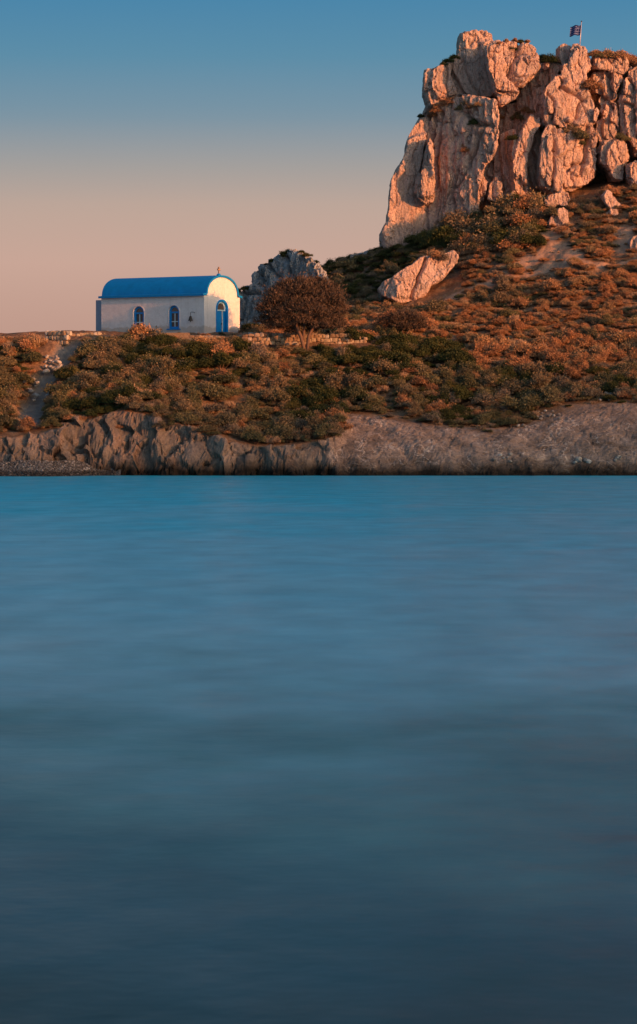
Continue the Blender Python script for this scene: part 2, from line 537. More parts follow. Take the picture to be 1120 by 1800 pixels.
# ------------------------------------------------------------------ terrain
TP = []
def row(Y, pts):
    for px, py in pts:
        TP.append(P(px, py, Y))
row(178, [(-200, 735), (-100, 740), (0, 745), (55, 745), (110, 735), (180, 722), (235, 708), (300, 722), (350, 738), (400, 752), (500, 768),
          (560, 752), (650, 742), (780, 750)])
row(180.5, [(640, 722), (780, 735), (920, 730), (1000, 712), (1120, 704), (1250, 700), (1400, 700)])
row(183, [(-200, 672), (-100, 672), (0, 672), (70, 692), (110, 682), (250, 660), (400, 672), (550, 680), (700, 682), (850, 690), (1000, 682), (1120, 676), (1250, 670), (1400, 668)])
row(187.2, [(-200, 606), (-100, 606), (0, 606), (100, 612), (250, 608), (400, 608), (550, 614), (640, 618), (750, 634), (850, 640), (1000, 634), (1120, 628), (1250, 620), (1400, 610)])
for px, Y, z in [(-200, 193, 8.3), (-200, 200, 7.6), (0, 190, 8.45), (100, 190, 8.45), (250, 190, 8.45), (400, 189, 8.45), (0, 198, 8.2), (200, 200, 8.4), (330, 196, 8.45),
                 (430, 196, 8.5), (480, 190, 8.3), (440, 203, 8.6), (250, 212, 3), (0, 212, 3), (-200, 212, 3), (400, 214, 6.0), (480, 208, 9.2),
                 (300, 240, -2), (0, 240, -3), (500, 235, 4), (-200, 240, -3), (-100, 265, -4), (400, 265, -4), (900, 262, 6), (1300, 265, 6),
                 (700, 240, 8), (1000, 245, 14), (1400, 250, 14), (800, 290, -4), (1300, 290, -4), (200, 290, -6)]:
    TP.append(np.array([(px - CX) * Y / F, Y, z]))
row(190.5, [(560, 596), (640, 602), (750, 606), (850, 602), (1000, 594), (1120, 590), (1250, 580), (1400, 570)])
row(197, [(560, 583), (640, 566), (740, 556), (850, 545), (1000, 525), (1120, 505), (1250, 490), (1400, 470)])
row(204, [(570, 560), (640, 538), (690, 528), (760, 504), (850, 474), (950, 452), (1050, 432), (1120, 418), (1250, 400), (1400, 390)])
row(211, [(500, 560), (560, 515), (620, 485), (680, 458), (750, 432), (850, 395), (950, 362), (1050, 345), (1120, 330), (1250, 312), (1400, 310)])
row(218, [(520, 505), (570, 470), (620, 462), (672, 448), (800, 395), (1000, 340), (1150, 310), (1400, 300)])
TP = np.array(TP)
def _U(r2):
    return np.where(r2 > 1e-9, r2 * np.log(np.maximum(r2, 1e-9)), 0)
def _feat(q):
    s = np.array([1 / 10.0, 1 / 10.0])
    d = q * s
    c = TP[:, :2] * s
    return _U(((d[:, None, :] - c[None]) ** 2).sum(-1))
n_ = len(TP)
K = _feat(TP[:, :2]) + np.eye(n_) * 0.02
Pm = np.hstack([np.ones((n_, 1)), TP[:, :2] / 10])
Amat = np.block([[K, Pm], [Pm.T, np.zeros((3, 3))]])
W_ = np.linalg.solve(Amat, np.concatenate([TP[:, 2], np.zeros(3)]))
def base_h(x, y):
    q = np.stack([x, y], 1)
    out = np.empty(len(q))
    for i in range(0, len(q), 20000):
        s = q[i:i + 20000]
        out[i:i + 20000] = _feat(s) @ W_[:n_] + W_[n_] + s[:, 0] / 10 * W_[n_ + 1] + s[:, 1] / 10 * W_[n_ + 2]
    return out

def sstep(a, b, x):
    t = np.clip((x - a) / (b - a), 0, 1)
    return t * t * (3 - 2 * t)

def rampmask(x, y):
    return sstep(0.2, 1.6, x + 0.4 * np.sin(y * 1.3))

def shore(x):
    z0 = np.zeros_like(x)
    p = np.stack([x * 0.40, z0 + 3.1, z0], 1)
    rib = 1 - np.abs(vnoise(p, 3)) * 1.6
    p2 = np.stack([x * 1.05, z0 + 7.7, z0], 1)
    rib2 = 1 - np.abs(vnoise(p2, 5)) * 1.6
    amp_ = 0.55 + 0.45 * vnoise(np.stack([x * 0.3, z0 + 1.7, z0], 1), 8)
    left = 175.8 - 1.35 * np.clip(rib, -.2, 1) * amp_ - 0.26 * np.clip(rib2, -.2, 1) * (1.4 - amp_)
    rgt = 175.2 + 0.45 * vnoise(np.stack([x * 0.35, z0, z0 + 5], 1), 9) + 0.15 * vnoise(np.stack([x * 1.3, z0, z0 + 5], 1), 11)
    m = rampmask(x, z0 + 175)
    return left * (1 - m) + rgt * m

def height(x, y, detail=True):
    x = np.asarray(x, float)
    y = np.asarray(y, float)
    b = base_h(x, y)
    if detail:
        p = np.stack([x, y, np.zeros_like(x)], 1)
        up = sstep(179, 183, y)
        b = b + fbm(p * 0.35, 3, 21) * 0.45 * up * (1 - terrace(x, y)) + fbm(p * 1.4, 3, 31) * 0.12 * up
    d = y - shore(x + 0.9 * (y - 175) + 0.5 * vnoise(np.stack([x * 0.7, y * 1.1, np.zeros_like(x)], 1), 19))
    m = rampmask(x, y)
    lc = np.where(d > 0, 3.1 * np.clip(d, 0, None) ** 0.82, d * 2.0)
    rc = np.where(d > 0, 1.35 * np.clip(d, 0, None) ** 0.62 + 0.10 * np.clip(d, 0, None) + 0.9 * np.clip(d - 5.0, 0, None), d * 1.5)
    cz = lc * (1 - m) + rc * m
    k = 0.25
    h = np.clip(0.5 + 0.5 * (b - cz) / k, 0, 1)
    return b * (1 - h) + cz * h - k * h * (1 - h), (cz - b)

def terrace(x, y):
    return sstep(-3.0, -5.0, x) * sstep(187.5, 188.6, y) * (1 - sstep(199, 203, y))

def seg_dist(x, y, pts):
    d = np.full(len(x), 1e9)
    for (x0, y0), (x1, y1) in zip(pts, pts[1:]):
        dx, dy = x1 - x0, y1 - y0
        t = np.clip(((x - x0) * dx + (y - y0) * dy) / (dx * dx + dy * dy), 0, 1)
        d = np.minimum(d, np.hypot(x - x0 - t * dx, y - y0 - t * dy))
    return d

def hit(px, py, y0=174.0, y1=235.0, n=1400):
    """first point of the ground along the view through a photo pixel"""
    ys = np.linspace(y0, y1, n)
    xs = (px - CX) * ys / F
    zs = H + (HY - py) * ys / F
    g, _ = height(xs, ys, False)
    k = np.argmax(g >= zs)
    return np.array([xs[k], ys[k], g[k]])

gully_line = [tuple(hit(px, py)[:2]) for px, py in [(128, 604), (112, 622), (92, 645), (78, 672), (66, 700), (56, 728), (50, 745)]]
trail = [tuple(hit(px, py)[:2]) for px, py in [(790, 522), (850, 502), (930, 478), (985, 462), (1040, 470), (1120, 455)]]
bare = [(hit(px, py), r) for px, py, r in [(975, 440, 1.1), (965, 415, 0.9), (925, 462, 0.8), (1000, 462, 0.9), (1105, 425, 0.9), (895, 480, 0.6), (830, 510, 0.5), (1100, 400, 0.7), (990, 400, 0.5), (780, 528, 0.5)]]
def path_mask(x, y):
    nz = fbm(np.stack([x, y, np.zeros_like(x)], 1) * 1.3, 3, 77) * 0.35
    m = 1 - sstep(0.22, 0.5, seg_dist(x, y, trail) + nz)
    for c, r in bare:
        m = np.maximum(m, 1 - sstep(r * 0.7, r * 1.15, np.hypot(x - c[0], (y - c[1]) * 0.8) + nz * 1.5))
    return m
def gully_mask(x, y):
    nz = fbm(np.stack([x, y, np.zeros_like(x)], 1) * 1.6, 3, 78) * 0.35
    return 1 - sstep(0.38, 0.8, seg_dist(x, y, gully_line) + nz)

xs = np.concatenate([np.arange(-42, -21, 0.5), np.arange(-21, 24, 0.095), np.arange(24, 48, 0.5)])
ys = np.concatenate([np.arange(170.5, 173.8, 0.25), np.arange(173.8, 181, 0.05), np.arange(181, 192, 0.12), np.arange(192, 222, 0.22), np.arange(222, 300, 1.5)])
GX, GY = np.meshgrid(xs, ys)
gx, gy = GX.ravel(), GY.ravel()
gz, clif = height(gx, gy)
gm = gully_mask(gx, gy)
gz = gz - 0.25 * gm
rockm = 1 - sstep(0.0, 0.5, clif + fbm(np.stack([gx, gy, gz], 1) * 1.2, 3, 5) * 0.35)
rm_ = rampmask(gx, gy)
V = np.stack([gx, gy, gz], 1)
ny, nx = GX.shape
G3 = V.reshape(ny, nx, 3)
du = np.gradient(G3, axis=1)
dv = np.gradient(G3, axis=0)
Nn = np.cross(du, dv).reshape(-1, 3)
Nn /= np.linalg.norm(Nn, axis=1, keepdims=True) + 1e-9
pw = V + 0.35 * np.stack([fbm(V * 0.9, 2, 61), fbm(V * 0.9, 2, 62), fbm(V * 0.9, 2, 63)], 1)
f1, f2, cid, tl = worley(pw * np.array([0.9, 0.9, 0.6]), 4)
crack = np.exp(-((f2 - f1) / 0.07) ** 2)
f1b, f2b, cidb, tlb = worley(pw * np.array([2.6, 2.6, 2.0]), 14)
crackb = np.exp(-((f2b - f1b) / 0.09) ** 2)
dl = (cid - .5) * 0.34 + tl * 0.95 - 0.10 * crack + (cidb - .5) * 0.09 + tlb * 0.16 - 0.04 * crackb + fbm(V * np.array([2, 2, 1]), 5, 41, .6) * 0.09 - 0.24 * np.exp(-np.abs(fbm(pw * np.array([0.7, 0.7, 0.25]), 3, 57)) / 0.03)
dr = fbm(V * np.array([0.5, 0.5, 1.3]), 5, 51, .6) * 0.20 + tl * 0.22 - 0.05 * crack + (cidb - .5) * 0.06 + tlb * 0.12 - 0.04 * crackb + (np.abs(fbm(V * np.array([1.6, 1.6, 3.4]), 5, 52, .65)) - .2) * -0.16 - 0.16 * np.exp(-np.abs(fbm(pw * np.array([0.55, 0.55, 1.0]), 3, 58)) / 0.02) - 0.09 * np.exp(-np.abs(fbm(pw * np.array([1.3, 1.3, 2.2]), 3, 59)) / 0.035) + fbm(V * np.array([3.5, 3.5, 6]), 3, 60, .7) * 0.09
disp = (dl * (1 - rm_) + dr * 0.5 * rm_) * rockm
V = V + Nn * disp[:, None]
idx = np.arange(nx * ny).reshape(ny, nx)
FQ = np.stack([idx[:-1, :-1], idx[:-1, 1:], idx[1:, 1:], idx[1:, :-1]], -1).reshape(-1, 4)
ter = link('terrain', mesh_np('terrain', V, FQ, M['ground'], False,
           {'rock': ('POINT', rockm), 'ramp': ('POINT', rm_), 'path': ('POINT', path_mask(gx, gy)), 'gully': ('POINT', gm)}))
tag(ter, kind='structure')

# sea
bm = bmesh.new()
vs = [bm.verts.new(p) for p in ((-6000, -300, 0), (6000, -300, 0), (6000, 12000, 0), (-6000, 12000, 0))]
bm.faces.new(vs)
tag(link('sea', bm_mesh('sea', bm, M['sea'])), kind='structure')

# the mainland ridge across the bay, behind and to the right of the viewer: the low sun clears it only for the upper half of the islet
hd = Vector((sdir.x, sdir.y, 0)).normalized()
hp = Vector((-hd.y, hd.x, 0))
HD, HT = 900.0, 2.3 + 900.0 * math.tan(SUN_EL)
hu = np.arange(-900, 901, 15.0)
hv = np.arange(-220, 421, 12.0)
HU, HV = np.meshgrid(hu, hv)
h_u, h_v = HU.ravel(), HV.ravel()
pq = np.column_stack([h_u / 160, h_v / 160, np.zeros(len(h_u))])
crest = HT * (1 - 0.10 * sstep(120, 900, np.abs(h_u)) + 0.012 * np.sin(h_u / 37.0) * sstep(40, 120, np.abs(h_u)))
prof = np.where(h_v < 0, sstep(-220, 0, h_v) ** 0.8, 1 - 0.75 * sstep(0, 420, h_v))
hz = crest * prof - np.abs(fbm(pq * 2.2, 5, 700)) * 30 * np.minimum(np.abs(h_v) / 80, 1)
hc = Vector((-2, 188, 0)) + hd * HD
hV = np.column_stack([hc.x + hp.x * h_u + hd.x * h_v, hc.y + hp.y * h_u + hd.y * h_v, hz])
hi = np.arange(HU.size).reshape(HU.shape)
hq = np.stack([hi[:-1, :-1], hi[:-1, 1:], hi[1:, 1:], hi[1:, :-1]], -1).reshape(-1, 4)
t = NT('mainland_scrub')
t.done(t.ramp(t.noise(0.03, 8, 0.7), [(0.35, (0.07, 0.065, 0.03)), (0.55, (0.14, 0.10, 0.06)), (0.7, (0.26, 0.2, 0.15))]), 0.95, t.bump(t.noise(0.15, 6, 0.7), 0.8, 2.0))
tag(link('mainland_hill', mesh_np('mainland_hill', hV, hq, t.m, True)), kind='structure')

# ------------------------------------------------------------------ rocks
def voxel(v, f, size):
    me = bpy.data.meshes.new('tmp')
    me.from_pydata([tuple(p) for p in v], [], [tuple(q) for q in f])
    bm = bmesh.new()
    bm.from_mesh(me)
    bmesh.ops.recalc_face_normals(bm, faces=bm.faces)
    bm.to_mesh(me)
    bm.free()
    o = bpy.data.objects.new('tmp', me)
    C.objects.link(o)
    md = o.modifiers.new('r', 'REMESH')
    md.mode = 'VOXEL'
    md.voxel_size = size
    sm = o.modifiers.new('s', 'SMOOTH')
    sm.iterations = 0
    sm.factor = 0.5
    dg = bpy.context.evaluated_depsgraph_get()
    ev = o.evaluated_get(dg)
    m2 = ev.to_mesh()
    nv, nf = len(m2.vertices), len(m2.polygons)
    co = np.empty(nv * 3, np.float32)
    m2.vertices.foreach_get('co', co)
    no = np.empty(nv * 3, np.float32)
    m2.vertices.foreach_get('normal', no)
    vi = np.empty(nf * 4, np.int32)
    m2.loops.foreach_get('vertex_index', vi)
    ev.to_mesh_clear()
    bpy.data.objects.remove(o, do_unlink=True)
    bpy.data.meshes.remove(me)
    return co.reshape(-1, 3).astype(float), no.reshape(-1, 3).astype(float), vi.reshape(-1, 4)

def rock(outline, Y, thick, gx=0.0, gz=0.0, crease=None, bevel=0.35, size=0.075, seed=0, amp=1.0, grid=0.3, cracks=(), facets=5, joint=0.75):
    """a closed rock: outline in photo pixels read at distance Y, with a front that slopes by gx, gz (or two facets split at crease px)"""
    pts = [P(px, py, Y) for px, py in outline]
    poly = []
    for a, b in zip(pts, pts[1:] + pts[:1]):
        L = np.linalg.norm(b - a)
        k = max(1, int(L / 0.4))
        for i in range(k):
            poly.append((a + (b - a) * i / k)[[0, 2]])
    poly = np.array(poly)
    jit = np.stack([fbm(np.column_stack([poly * 1.1, np.full(len(poly), seed * 3.1)]), 2, 91),
                    fbm(np.column_stack([poly * 1.1, np.full(len(poly), seed * 3.1)]), 2, 92)], 1)
    poly = poly + jit * 0.16 * amp
    n = len(poly)
    x0, z0 = poly.min(0)
    x1, z1 = poly.max(0)
    cx, cz = poly.mean(0)
    inner = []
    gxs, gzs = np.meshgrid(np.arange(x0, x1, grid), np.arange(z0, z1, grid))
    q = np.column_stack([gxs.ravel(), gzs.ravel()]) + rng.uniform(-.12, .12, (gxs.size, 2)) * grid
    a, b = poly, np.roll(poly, -1, 0)
    ins = np.zeros(len(q), bool)
    dmin = np.full(len(q), 1e9)
    for i in range(n):
        c = ((a[i, 1] > q[:, 1]) != (b[i, 1] > q[:, 1]))
        with np.errstate(divide='ignore', invalid='ignore'):
            xi = (b[i, 0] - a[i, 0]) * (q[:, 1] - a[i, 1]) / (b[i, 1] - a[i, 1]) + a[i, 0]
        ins ^= c & (q[:, 0] < xi)
        d = b[i] - a[i]
        t = np.clip(((q - a[i]) @ d) / (d @ d + 1e-9), 0, 1)
        dmin = np.minimum(dmin, np.linalg.norm(q - a[i] - t[:, None] * d, axis=1))
    q = q[ins & (dmin > grid * 0.45)]
    allp = np.vstack([poly, q])
    vo, _, fo, _, _, _ = delaunay_2d_cdt([Vector(p) for p in allp], [(i, (i + 1) % n) for i in range(n)], [list(range(n))], 1, 1e-7)
    if len(vo) != len(allp):
        # a crossing outline: fall back on the plain jitter-free polygon
        vo2 = np.array([list(p) for p in vo])
    vo = np.array([list(p) for p in vo])
    def yf(p):
        if crease is not None:
            ck, gl, gr = crease
            xk = (ck - CX) * Y / F
            d = p[:, 0] - xk
            return Y + np.where(d < 0, gl * d, gr * d) + gz * (p[:, 1] - cz)
        return Y + gx * (p[:, 0] - cx) + gz * (p[:, 1] - cz)
    fy = yf(vo)
    fr = np.random.default_rng(1000 + seed)
    ex, ez = (x1 - x0) / 2, (z1 - z0) / 2
    for _ in range(facets):
        an = fr.uniform(0, 2 * math.pi)
        rr0 = fr.uniform(0.5, 0.9)
        pk = np.array([cx + ex * rr0 * math.cos(an), cz + ez * rr0 * math.sin(an)])
        dk_ = np.array([math.cos(an + fr.normal(0, .35)), math.sin(an + fr.normal(0, .35))])
        base = yf(pk[None])[0]
        fy = np.maximum(fy, base + fr.uniform(0.35, 0.9) * ((vo - pk) @ dk_))
    fy = np.minimum(fy, Y + thick * 0.75 + np.maximum(yf(vo) - Y, 0))
    # edge distance -> rounded shoulder
    onb = np.zeros(len(vo), bool)
    cnt = {}
    for f in fo:
        for i in range(len(f)):
            e = tuple(sorted((f[i], f[(i + 1) % len(f)])))
            cnt[e] = cnt.get(e, 0) + 1
    bed = [e for e, c in cnt.items() if c == 1]
    for e in bed:
        onb[list(e)] = True
    fy = fy + np.where(onb, bevel * 0.12, 0)
    fy = fy + np.where(onb, 0, fbm(np.column_stack([vo * 0.6, np.full(len(vo), seed * 7.7)]), 2, 15) * 0.10 * amp)
    back = np.maximum(Y + thick, fy + 0.4)
    m = len(vo)
    Vv = np.vstack([np.column_stack([vo[:, 0], fy, vo[:, 1]]), np.column_stack([vo[:, 0], back, vo[:, 1]])])
    Ff = [tuple(f) for f in fo] + [tuple(i + m for i in f[::-1]) for f in fo]
    Ff += [(e[0], e[1], e[1] + m, e[0] + m) for e in bed]
    co, no, fq = voxel(Vv, Ff, size)
    # cleavage: the rock breaks back in steps along parallel joint planes
    stp = 0.55 if size > 0.07 else 0.4
    wq = fbm(co * 0.35, 2, seed + 70) * 0.35 + fbm(co * 1.7, 2, seed + 71) * 0.06
    qv = co[:, 1] - 0.34 * co[:, 0] - 0.06 * co[:, 2] + wq
    tq = qv / stp
    fl = np.floor(tq)
    st_ = fl + np.clip((tq - fl - 0.5) * 5 + 0.5, 0, 1)
    co[:, 1] += np.where(no[:, 1] < 0.3, joint * (st_ * stp - qv), 0)
    w = co + 0.3 * np.stack([fbm(co * 0.8, 2, 61 + seed), fbm(co * 0.8, 2, 62 + seed), fbm(co * 0.8, 2, 63 + seed)], 1)
    f1, f2, cid, tl = worley(w * np.array([0.75, 0.75, 0.38]), seed + 100)
    g1, g2, cid2, tl2 = worley(w * np.array([2.2, 2.2, 1.3]), seed + 200)
    k1, k2, cid3, tl3 = worley(w * np.array([4.6, 4.6, 2.6]), seed + 300)
    d = (cid - .5) * 0.16 + tl * 0.24 - 0.05 * np.exp(-(f2 - f1) / 0.04)
    d += (cid2 - .5) * 0.05 + tl2 * 0.10
    d += (cid3 - .5) * 0.04 + tl3 * 0.09
    lv = fbm(w * np.array([0.8, 0.8, 0.22]) + 9.1, 3, seed + 40, .55)
    lv2 = fbm(w * np.array([1.9, 1.9, 0.5]) + 3.3, 3, seed + 41, .55)
    d -= 0.30 * np.exp(-np.abs(lv) / 0.022) + 0.13 * np.exp(-np.abs(lv2 - .05) / 0.03)
    d += fbm(co * np.array([2.4, 2.4, 0.9]), 4, seed + 7, .65) * 0.07
    for pl, wd in cracks:
        wp = [tuple(P(a_, b_, Y)[[0, 2]]) for a_, b_ in pl]
        wob = fbm(co * 1.5, 2, 33) * 0.12
        dd = seg_dist(co[:, 0] + wob, co[:, 2] + wob * .5, wp)
        d = d - 0.55 * np.exp(-(dd / wd) ** 1.3) / max(amp, .3) * (no[:, 1] < 0.2)
    co = co + no * (d * amp)[:, None]
    return co, fq

def rock_obj(name, parent=None, mat='rock', origin=None, **kw):
    co, fq = rock(**kw)
    if origin is None and parent is None:
        origin = np.array([co[:, 0].mean(), co[:, 1].mean(), co[:, 2].min()])
    off = origin if origin is not None else np.array(parent.location)
    return link(name, mesh_np(name, co - off, fq, M[mat], False), parent, tuple(off) if parent is None else (0, 0, 0))

crag = bpy.data.objects.new('rock_crag', None)
C.objects.link(crag)
crag.location = P(900, 400, 213)
tag(crag, 'towering sunlit limestone crag of cracked pillars and blocks with a flag on top', 'crag')
BL = [
 ('rock_core', dict(outline=[(692, 425), (700, 330), (715, 280), (745, 220), (758, 160), (800, 112), (822, 75), (862, 76), (940, 88), (972, 112), (1040, 108), (1110, 104), (1250, 125), (1330, 250), (1360, 345), (1100, 345), (900, 395), (750, 432)], Y=216.2, thick=9, bevel=0.8, size=0.16, grid=1.0, amp=1.5, facets=0)),
 ('rock_block', dict(outline=[(808, 55), (832, 51), (848, 50), (866, 58), (869, 72), (870, 120), (876, 168), (840, 172), (802, 166), (791, 132), (795, 106), (808, 95), (807, 72)], Y=214.4, thick=4, gx=-0.12, bevel=0.25, amp=0.7, facets=2)),
 ('rock_block', dict(outline=[(746, 123), (765, 117), (785, 108), (796, 103), (794, 130), (804, 162), (795, 176), (775, 182), (756, 184), (750, 176), (743, 160), (746, 140)], Y=213.7, thick=4, gx=0.2, bevel=0.3)),
 ('rock_block', dict(outline=[(855, 84), (868, 75), (885, 70), (905, 69), (925, 70), (940, 74), (950, 90), (954, 108), (948, 123), (932, 135), (922, 150), (915, 160), (905, 174), (880, 184), (870, 175), (868, 160), (862, 130), (857, 105)], Y=211.9, thick=6, gx=0.4, gz=0.12, bevel=0.5, amp=1.0, cracks=[([(917, 70), (912, 90), (903, 112), (896, 130)], .12), ([(905, 84), (922, 88)], .22), ([(893, 124), (905, 145), (918, 156)], .22), ([(872, 168), (905, 163)], .15)])),
 ('rock_face', dict(outline=[(762, 194), (775, 182), (795, 174), (816, 168), (850, 172), (868, 180), (872, 200), (873, 235), (868, 270), (852, 300), (842, 330), (837, 378), (800, 394), (760, 404), (745, 374), (738, 345), (735, 320), (742, 290), (747, 260), (752, 230), (758, 205)], Y=213.0, thick=5, gx=-0.70, gz=0.06, bevel=0.4, amp=1.1, facets=0, joint=0.45, cracks=[([(765, 200), (758, 250), (752, 300)], .12), ([(778, 195), (769, 260), (765, 330)], .10), ([(803, 300), (792, 340), (801, 384)], .12), ([(842, 240), (822, 290), (802, 330)], .12), ([(815, 200), (840, 222), (870, 225)], .14)])),
 ('rock_rib', dict(outline=[(738, 302), (748, 275), (756, 240), (763, 250), (762, 290), (765, 320), (763, 350), (748, 359), (735, 346), (732, 330)], Y=212.3, thick=3, crease=(755, -0.7, 0.5), bevel=0.35)),
 ('rock_pillar', dict(outline=[(672, 430), (673, 407), (682, 387), (686, 350), (688, 318), (697, 298), (708, 280), (715, 262), (720, 238), (728, 222), (740, 200), (750, 190), (760, 200), (758, 215), (750, 240), (744, 262), (740, 290), (738, 320), (742, 345), (755, 370), (762, 400), (752, 418), (725, 428), (690, 438), (675, 438)], Y=213.8, thick=4, gx=0.22, bevel=0.25, amp=0.55, facets=2)),
 ('rock_recess', dict(outline=[(866, 178), (905, 178), (950, 152), (966, 180), (948, 215), (924, 250), (908, 290), (882, 325), (845, 335), (850, 280), (866, 230)], Y=214.9, thick=4, gx=-0.55, gz=0.1, bevel=0.3, amp=1.1, facets=0, joint=0.45)),
 ('rock_recess', dict(outline=[(838, 305), (868, 242), (908, 228), (908, 262), (902, 300), (904, 348), (880, 354), (836, 366)], Y=213.9, thick=3, gx=-0.68, bevel=0.3, amp=1.0, facets=0)),
 ('rock_block', dict(outline=[(832, 314), (845, 304), (858, 318), (856, 352), (843, 360), (830, 352)], Y=212.4, thick=3, crease=(842, -0.7, 0.3), bevel=0.3, size=0.08, grid=0.35)),
 ('rock_block', dict(outline=[(861, 324), (872, 309), (883, 324), (884, 346), (868, 354), (857, 347)], Y=212.2, thick=3, gx=0.1, bevel=0.3, size=0.08, grid=0.35)),
 ('rock_ledge', dict(outline=[(925, 132), (950, 118), (975, 110), (986, 115), (976, 150), (960, 182), (950, 202), (925, 184), (905, 172)], Y=214.4, thick=4, gx=-0.5, bevel=0.35, amp=1.1, facets=0, joint=0.45)),
 ('rock_knob', dict(outline=[(953, 112), (960, 106), (966, 112), (965, 119), (955, 121)], Y=213.2, thick=1.5, bevel=0.2, size=0.07, grid=0.25, amp=0.5)),
 ('rock_slab', dict(outline=[(936, 200), (951, 203), (953, 217), (941, 234), (934, 260), (926, 276), (925, 309), (928, 334), (926, 350), (908, 351), (903, 321), (902, 292), (898, 270), (902, 244), (917, 227), (928, 212)], Y=211.9, thick=3, gx=0.35, gz=0.05, bevel=0.3, amp=0.9)),
 ('rock_slab', dict(outline=[(937, 237), (950, 220), (954, 260), (948, 300), (944, 348), (926, 350), (922, 300)], Y=213.6, thick=3, gx=-0.2, bevel=0.2, amp=0.6)),
 ('rock_block', dict(outline=[(909, 340), (905, 333), (898, 338), (893, 346), (897, 352), (908, 352)], Y=211.8, thick=1.5, bevel=0.2, size=0.07, grid=0.25, amp=0.5)),
 ('rock_spire', dict(outline=[(1009, 75), (1015, 74), (1024, 80), (1033, 87), (1040, 102), (1038, 117), (1031, 125), (1033, 150), (1008, 150), (1004, 120), (1004, 92)], Y=212.3, thick=4, gx=0.3, gz=0.1, bevel=0.4, amp=0.9)),
 ('rock_spire', dict(outline=[(984, 78), (993, 74), (1004, 78), (1008, 92), (1004, 110), (990, 114), (984, 98)], Y=213.4, thick=3, crease=(991, -1.0, 0.1), bevel=0.25, size=0.08, grid=0.35, amp=0.6)),
 ('rock_pillar', dict(outline=[(1000, 108), (1030, 124), (1033, 140), (1037, 156), (1039, 171), (1047, 182), (1047, 214), (1020, 220), (993, 224), (956, 220), (955, 197), (959, 156), (972, 137), (982, 121), (992, 110)], Y=211.7, thick=5, gx=0.38, gz=0.06, bevel=0.45, amp=0.9, cracks=[([(960, 160), (975, 180), (968, 216)], .09), ([(985, 150), (1005, 160), (1030, 176)], .09), ([(984, 118), (990, 140), (986, 156)], .10), ([(1022, 180), (1016, 210)], .10)])),
 ('rock_pillar', dict(outline=[(964, 219), (978, 216), (993, 222), (1003, 244), (1001, 260), (994, 278), (991, 312), (989, 338), (970, 338), (949, 322), (948, 305), (953, 267), (957, 233)], Y=210.9, thick=5, crease=(958, -0.9, 0.38), gz=0.05, bevel=0.4, amp=0.7, cracks=[([(974, 224), (978, 262), (971, 330)], .07), ([(975, 263), (979, 268)], .14)])),
 ('rock_face', dict(outline=[(993, 221), (1046, 208), (1049, 235), (1051, 290), (1046, 314), (1030, 324), (1010, 334), (986, 338), (991, 280), (1000, 250)], Y=211.9, thick=4, gx=0.32, bevel=0.3, amp=0.8, cracks=[([(1036, 225), (1031, 270), (1022, 308)], .10), ([(1010, 288), (994, 302)], .10), ([(1008, 290), (1030, 286)], .10)])),
 ('rock_slab', dict(outline=[(1046, 100), (1060, 93), (1075, 92), (1100, 96), (1108, 112), (1099, 125), (1065, 120), (1043, 117)], Y=212.9, thick=4, gx=0.25, bevel=0.3)),
 ('rock_block', dict(outline=[(1045, 126), (1065, 123), (1099, 128), (1098, 142), (1089, 156), (1089, 190), (1087, 232), (1076, 222), (1062, 206), (1056, 184), (1048, 168), (1041, 148)], Y=213.0, thick=4, crease=(1078, -0.7, 0.3), bevel=0.35, amp=1.2, cracks=[([(1068, 128), (1072, 160), (1078, 200)], .13), ([(1050, 166), (1070, 176), (1090, 178)], .12)])),
 ('rock_block', dict(outline=[(1043, 190), (1050, 186), (1055, 196), (1049, 215), (1042, 213)], Y=211.9, thick=2, gx=0.1, bevel=0.2, size=0.07, grid=0.25, amp=0.5)),
 ('rock_block', dict(outline=[(1050, 214), (1064, 206), (1080, 220), (1084, 245), (1062, 256), (1050, 240)], Y=213.4, thick=2.5, gx=-0.5, bevel=0.3, amp=0.9)),
 ('rock_pillar', dict(outline=[(1065, 246), (1080, 243), (1098, 240), (1106, 260), (1106, 277), (1100, 294), (1093, 316), (1080, 312), (1072, 294), (1056, 284), (1058, 258)], Y=211.6, thick=4, crease=(1070, -0.9, 0.3), bevel=0.4, amp=0.9)),
 ('rock_face', dict(outline=[(1096, 140), (1105, 120), (1125, 108), (1180, 105), (1190, 200), (1182, 270), (1120, 272), (1110, 248), (1095, 230), (1090, 190), (1091, 160)], Y=212.6, thick=5, crease=(1116, -0.6, 0.3), bevel=0.4, amp=1.2, cracks=[([(1104, 130), (1116, 160), (1112, 215)], .12), ([(1096, 180), (1120, 190)], .12)])),
 ('rock_block', dict(outline=[(1103, 287), (1115, 281), (1150, 285), (1175, 325), (1112, 328), (1101, 312)], Y=211.0, thick=4, crease=(1110, -0.9, 0.1), bevel=0.35)),
 ('rock_pillar', dict(outline=[(1185, 125), (1230, 120), (1290, 180), (1330, 260), (1350, 340), (1200, 340), (1180, 270)], Y=212.0, thick=6, gx=0.3, bevel=0.5, amp=1.3)),
]
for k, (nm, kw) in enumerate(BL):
    rock_obj(nm, crag, seed=k, **kw)

